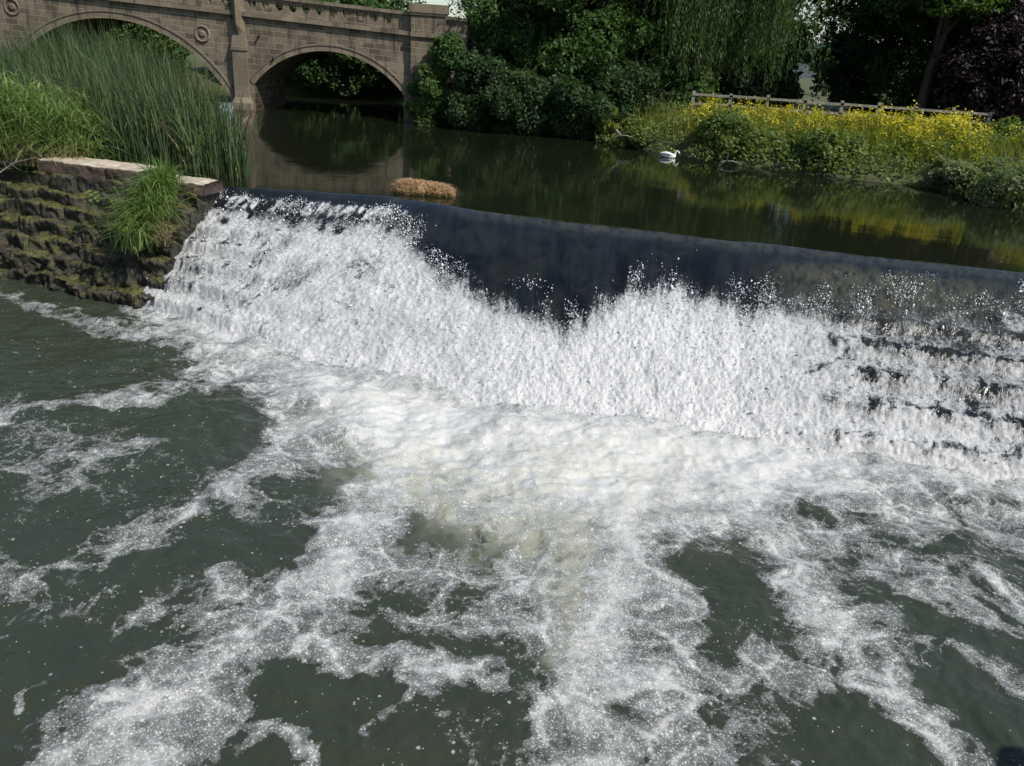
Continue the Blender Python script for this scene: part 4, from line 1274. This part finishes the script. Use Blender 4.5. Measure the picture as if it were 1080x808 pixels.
# hedge masses behind the fence that close off the lower trunks
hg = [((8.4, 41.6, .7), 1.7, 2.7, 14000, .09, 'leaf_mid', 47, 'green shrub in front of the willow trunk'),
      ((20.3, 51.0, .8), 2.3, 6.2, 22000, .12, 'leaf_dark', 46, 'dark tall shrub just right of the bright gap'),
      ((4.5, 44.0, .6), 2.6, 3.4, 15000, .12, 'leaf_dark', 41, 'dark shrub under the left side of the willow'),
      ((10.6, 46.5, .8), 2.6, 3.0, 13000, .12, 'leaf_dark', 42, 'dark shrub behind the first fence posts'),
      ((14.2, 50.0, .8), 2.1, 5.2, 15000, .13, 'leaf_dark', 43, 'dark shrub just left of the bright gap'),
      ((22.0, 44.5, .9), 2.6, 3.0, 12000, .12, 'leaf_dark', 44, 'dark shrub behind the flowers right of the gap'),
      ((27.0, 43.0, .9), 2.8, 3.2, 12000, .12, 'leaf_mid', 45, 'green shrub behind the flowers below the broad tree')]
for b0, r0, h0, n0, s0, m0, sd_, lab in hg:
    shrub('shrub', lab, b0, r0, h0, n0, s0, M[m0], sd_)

# foliage hanging to the water at the foot of the rounded tree
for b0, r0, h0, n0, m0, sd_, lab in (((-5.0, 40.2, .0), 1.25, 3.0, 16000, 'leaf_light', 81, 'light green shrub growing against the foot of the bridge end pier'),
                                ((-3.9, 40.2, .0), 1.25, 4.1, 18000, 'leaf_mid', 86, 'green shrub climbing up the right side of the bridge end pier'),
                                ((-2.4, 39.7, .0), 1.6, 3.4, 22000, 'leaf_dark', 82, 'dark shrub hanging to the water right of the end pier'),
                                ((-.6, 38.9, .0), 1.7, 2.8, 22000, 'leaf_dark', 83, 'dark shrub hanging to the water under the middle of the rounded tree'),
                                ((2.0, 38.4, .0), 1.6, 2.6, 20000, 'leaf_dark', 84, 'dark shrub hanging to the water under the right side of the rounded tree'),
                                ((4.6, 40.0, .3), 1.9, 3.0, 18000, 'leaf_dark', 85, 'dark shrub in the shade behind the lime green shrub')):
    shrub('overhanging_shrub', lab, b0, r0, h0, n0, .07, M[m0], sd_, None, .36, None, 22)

# shrubs on the water's edge
for (pp, r0, h0, n0, s0, m0, sd_, lab) in (
        ((640, 150), .75, 1.5, 5000, .07, 'weed_leaf', 51, 'small lime green shrub at the left tip of the right bank'),
        ((700, 148), 1.25, 1.9, 9000, .075, 'pale_leaf', 52, 'pale grey-green shrub on the bank above the swan'),
        ((668, 157), .8, .75, 4500, .06, 'bramble', 53, 'low green shrub dipping into the water left of the swan'),
        ((780, 172), 1.7, 1.5, 11000, .075, 'bramble', 54, 'dark bramble mound above the dead branch'),
        ((870, 184), 1.5, 1.3, 10000, .07, 'bramble', 55, 'fresh green bramble mound in the middle of the bank'),
        ((1005, 205), .95, .85, 8000, .055, 'pale_leaf', 56, 'rounded pale shrub standing in the water at the right'),
        ((1085, 222), 1.3, 1.15, 9000, .06, 'pale_leaf', 57, 'grey-green shrub cut by the right edge'),
        ((1062, 190), 1.4, 1.9, 9000, .075, 'bramble', 58, 'tall green shrub at the right edge of the bank')):
    p_ = at(*pp, 0)
    shrub('waterside_shrub', lab, (p_[0], p_[1] + r0 * .55, .05), r0, h0, n0, s0, M[m0], sd_)

# bramble cover along the bank
mb = MB()
n = 60000
x_ = rng.uniform(3.0, 34, n * 2); y_ = rng.uniform(18, 40, n * 2)
sd_ = poly_sd(x_, y_, RIVER)
kp = (sd_ > -.5) & (sd_ < 7.5) & (y_ > 24.5 - (x_ - 16) * .35) & (rng.random(n * 2) < np.interp(sd_, [-.5, 0, 2.5, 7.5], [.6, 1, .8, .35]))
x_, y_, sd_ = x_[kp], y_[kp], sd_[kp]
top = np.interp(sd_, [-.5, 0, 1.2, 3, 7.5], [.15, .75, 1.4, 1.75, 1.7]) * (.55 + .75 * fbm(np.stack([x_ * .9, y_ * .9, x_ * 0], -1), 3, 301))
zf = top * (1 - np.abs(rng.normal(0, .25, len(x_)))).clip(0)
kp = fbm(np.stack([x_ * 1.3, y_ * 1.3, zf * 1.3], -1), 3, 311) > .45
pos = np.stack([x_, y_, zf], -1)[kp]
leaves(mb, pos, np.array([.2, -.35, .8]) + rng.normal(0, .5, (len(pos), 3)), .065 * np.exp(rng.normal(0, .3, len(pos))))
tag(mb.build('bank_brambles', M['bramble']), 'tangled green brambles and nettles covering the right bank', 'brambles', None, 'stuff')
# tall meadow grass behind
mb = MB()
n = 16000
x_ = rng.uniform(5, 36, n * 2); y_ = rng.uniform(24, 41, n * 2)
sd_ = poly_sd(x_, y_, RIVER)
kp = (sd_ > .8) & (sd_ < 9) & (y_ > 26.5 - (x_ - 16) * .35)
x_, y_, sd_ = x_[kp], y_[kp], sd_[kp]
z_ = .35 + .75 * sstep(0, 4, sd_)
blades(mb, np.stack([x_, y_, z_ - .1], -1), rng.normal(.9, .2, len(x_)).clip(.3) * np.interp(sd_, [3.0, 5.0], [1.1, .8]), np.abs(rng.normal(.25, .15, len(x_))), rng.uniform(.015, .035, len(x_)), 3, .4)
tag(mb.build('meadow_grass', M['weed_leaf']), 'tall olive meadow grass between the brambles and the fence', 'grass', None, 'stuff')

# yellow flowering weeds, one by one
FLOW = 'yellow flowering weeds along the right bank'
FLAB = 'tall weed with yellow flower heads on the right bank'
protos = []
for pv in range(6):
    root = empty('flowering_weed', (0, 0, 0), FLAB, 'wildflower', FLOW)
    st_ = MB(); fl_ = MB()
    for s_i in range(9):
        a_ = rng.uniform(0, 6.283); r_ = abs(rng.normal(0, .22)); h_ = rng.uniform(.6, 1.3)
        b0 = np.array([math.cos(a_) * r_, math.sin(a_) * r_, -.1]); tp = b0 * 1.9 + np.array([0, 0, h_])
        st_.tube([b0, (b0 + tp) / 2 + rng.normal(0, .03, 3), tp], [.008, .007, .004], 4, False)
        nl_ = 16
        f_ = rng.uniform(.15, .85, nl_)[:, None]
        leaves(st_, b0 * (1 - f_) + tp * f_ + rng.normal(0, .06, (nl_, 3)), np.array([0, -.2, .8]) + rng.normal(0, .5, (nl_, 3)), .07)
        nf = 11
        leaves(fl_, tp + rng.normal(0, 1, (nf, 3)) * np.array([.07, .07, .10]) - np.array([0, 0, .05]), np.array([.1, -.3, .8]) + rng.normal(0, .5, (nf, 3)), .034 * np.exp(rng.normal(0, .25, nf)), .8)
    st_.build('stems', M['weed_leaf'], root); fl_.build('blossoms', M['petal'], root)
    protos.append(root)
cand = []
while len(cand) < 290:
    x_, y_ = random.uniform(7.2, 27), random.uniform(27, 38.6)
    s_ = float(poly_sd(np.array([x_]), np.array([y_]), RIVER)[0])
    if s_ < 1.2 or s_ > 7.5: continue
    if x_ > .64 * y_ + 1.5 or y_ > 38.5: continue
    w_ = np.interp(s_, [1.2, 2.5, 4, 7.5], [.1, .5, 1, 1]) * (fbm(np.array([[x_ * .45, y_ * .45, 0.]]), 2, 401)[0] > .49)
    if 8.5 < x_ < 13.5 and s_ > 3.6: w_ *= .5
    if random.random() > w_: continue
    cand.append((x_, y_, s_))
for i, (x_, y_, s_) in enumerate(cand):
    z_ = .35 + .75 * float(sstep(0, 4, np.array(s_)))
    if i < 6:
        protos[i].location = (x_, y_, z_)
    else:
        copy_thing(protos[i % 6], (x_, y_, z_), random.uniform(0, 6.28), random.uniform(.7, 1.05) * (1 + .25 * max(0, min(1, (x_ - 13) / 5))) * (1.25 if random.random() < .15 else 1))

# ----------------------------------------------------------------- fence
fr_ = empty('wooden_fence', (7.6, 38.9, 1.05), 'weathered grey post and rail fence behind the yellow flowers', 'fence')
for i in range(9):
    x_ = i * 1.75
    b_ = MB()
    h_ = 1.42 + random.uniform(-.05, .06)
    b_.box((x_ - .075, -.06, -.3), (x_ + .075, .06, h_))
    b_.build('post', M['fence_wood'], fr_)
for z_ in (.45, .86, 1.27):
    b_ = MB()
    for i in range(8):
        a_, c_ = i * 1.75, (i + 1) * 1.75
        d0, d1 = random.uniform(-.02, .02), random.uniform(-.02, .02)
        b_.add([(a_ - .08, -.10, z_ - .055 + d0), (c_ + .08, -.10, z_ - .055 + d1), (c_ + .08, -.10, z_ + .055 + d1), (a_ - .08, -.10, z_ + .055 + d0),
                (a_ - .08, -.062, z_ - .055 + d0), (c_ + .08, -.062, z_ - .055 + d1), (c_ + .08, -.062, z_ + .055 + d1), (a_ - .08, -.062, z_ + .055 + d0)],
               [(0, 1, 2, 3), (4, 7, 6, 5), (3, 2, 6, 7), (0, 4, 5, 1), (0, 3, 7, 4), (1, 5, 6, 2)])
    b_.build('rail', M['fence_wood'], fr_)

# ----------------------------------------------------------------- far field and hill seen in the gap
hx_ = np.linspace(-400, 600, 60); hy_ = np.linspace(380, 900, 20)
HX, HY = np.meshgrid(hx_, hy_, indexing='ij')
HZ = 1 + 30 * sstep(380, 800, HY) * (.6 + .6 * fbm(np.stack([HX * .006, HY * .006, HX * 0], -1), 3, 501))
tag(mesh_np('hill', np.stack([HX, HY, HZ], -1), grid_faces(60, 20), M['hill'], None, True), 'distant hill beyond the river meadow', 'hill', None, 'structure')
tree('distant_tree', 'small pale tree far off in the bright gap between the dark trees', 'tree', (34.5, 98, .8), 5.5, 3.0, 20, 1.2, 5000, .22, M['leaf_light'], 61)

# ----------------------------------------------------------------- dead branches in the water
for pts, lab in (([((758, 175), 0.0), ((766, 170), .18), ((768, 163), .55)], 'forked pale dead branch sticking out of the water right of the swan'),
                 ([((728, 158), .05), ((737, 152), .2), ((742, 146), .45)], 'thin pale dead branch leaning from the brambles near the swan'),
                 ([((650, 137), .8), ((655, 143), .55), ((657, 147), .3)], 'broken pale stick on the left tip of the right bank')):
    P_ = [at(*a_, b0) for a_, b0 in pts]
    mb = MB()
    mb.tube(P_, [.035, .03, .012], 6)
    mb.tube([P_[1], P_[1] + np.array([.25, -.03, .02]), P_[1] + np.array([.55, -.05, -.06])], [.025, .02, .008], 6)
    mb.tube([P_[1], P_[1] + np.array([-.12, 0, -.02]), P_[1] + np.array([-.3, 0, -.12])], [.025, .02, .01], 6)
    tag(mb.build('dead_branch', M['dead_wood'], None, True), lab, 'branch')

# ----------------------------------------------------------------- swan
sp_ = at(704, 165, 0)
sw = empty('swan', (sp_[0], sp_[1] - .35, 0), 'white swan swimming by the right bank with neck bent down', 'swan', None, R(-6))
sw.scale = (.72, .72, .62)
tmp = MB()
def ell_path(path, rad, asp=1.0, sides=14):
    tmp.tube(path, rad, sides)
ell_path([(-.56, 0, .22), (-.48, 0, .20), (-.36, 0, .17), (-.2, 0, .13), (0, 0, .10), (.18, 0, .09), (.3, 0, .10), (.38, 0, .13)],
         [.015, .06, .12, .17, .20, .185, .13, .05])
ell_path([(.22, 0, .10), (.32, 0, .20), (.335, 0, .32), (.36, 0, .42), (.42, 0, .465), (.48, 0, .44), (.52, 0, .37)], [.10, .068, .050, .044, .042, .042, .046], sides=12)
ell_path([(.50, 0, .405), (.525, 0, .365), (.555, 0, .32), (.575, 0, .285)], [.035, .052, .046, .022], sides=12)
for s_ in (-1, 1):
    ell_path([(.2, s_ * .12, .18), (.02, s_ * .16, .24), (-.2, s_ * .13, .27), (-.42, s_ * .06, .27), (-.52, s_ * .02, .27)], [.05, .085, .085, .05, .012])
bo = tmp.build('body', M['feather'], sw, True)
rm = bo.modifiers.new('r', 'REMESH'); rm.mode = 'VOXEL'; rm.voxel_size = .014
smd = bo.modifiers.new('s', 'SMOOTH'); smd.iterations = 4; smd.factor = .5
dg = bpy.context.evaluated_depsgraph_get()
me2 = bpy.data.meshes.new_from_object(bo.evaluated_get(dg))
bo.modifiers.clear(); old = bo.data; bo.data = me2; bpy.data.meshes.remove(old)
me2.name = 'body'
for p_ in me2.polygons: p_.use_smooth = True
b_ = MB(); b_.tube([(.565, 0, .30), (.60, 0, .245), (.625, 0, .20)], [.024, .018, .008], 8); b_.build('bill', M['bill'], sw, True)
b_ = MB(); b_.tube([(.575, 0, .325), (.585, 0, .30), (.59, 0, .28)], [.012, .017, .010], 8); b_.build('knob', M['black_skin'], sw, True)
for s_ in (-1, 1):
    b_ = MB(); b_.tube([(.55, s_ * .036, .34), (.552, s_ * .046, .336)], [.009, .006], 7); b_.build('eye', M['black_skin'], sw, True)
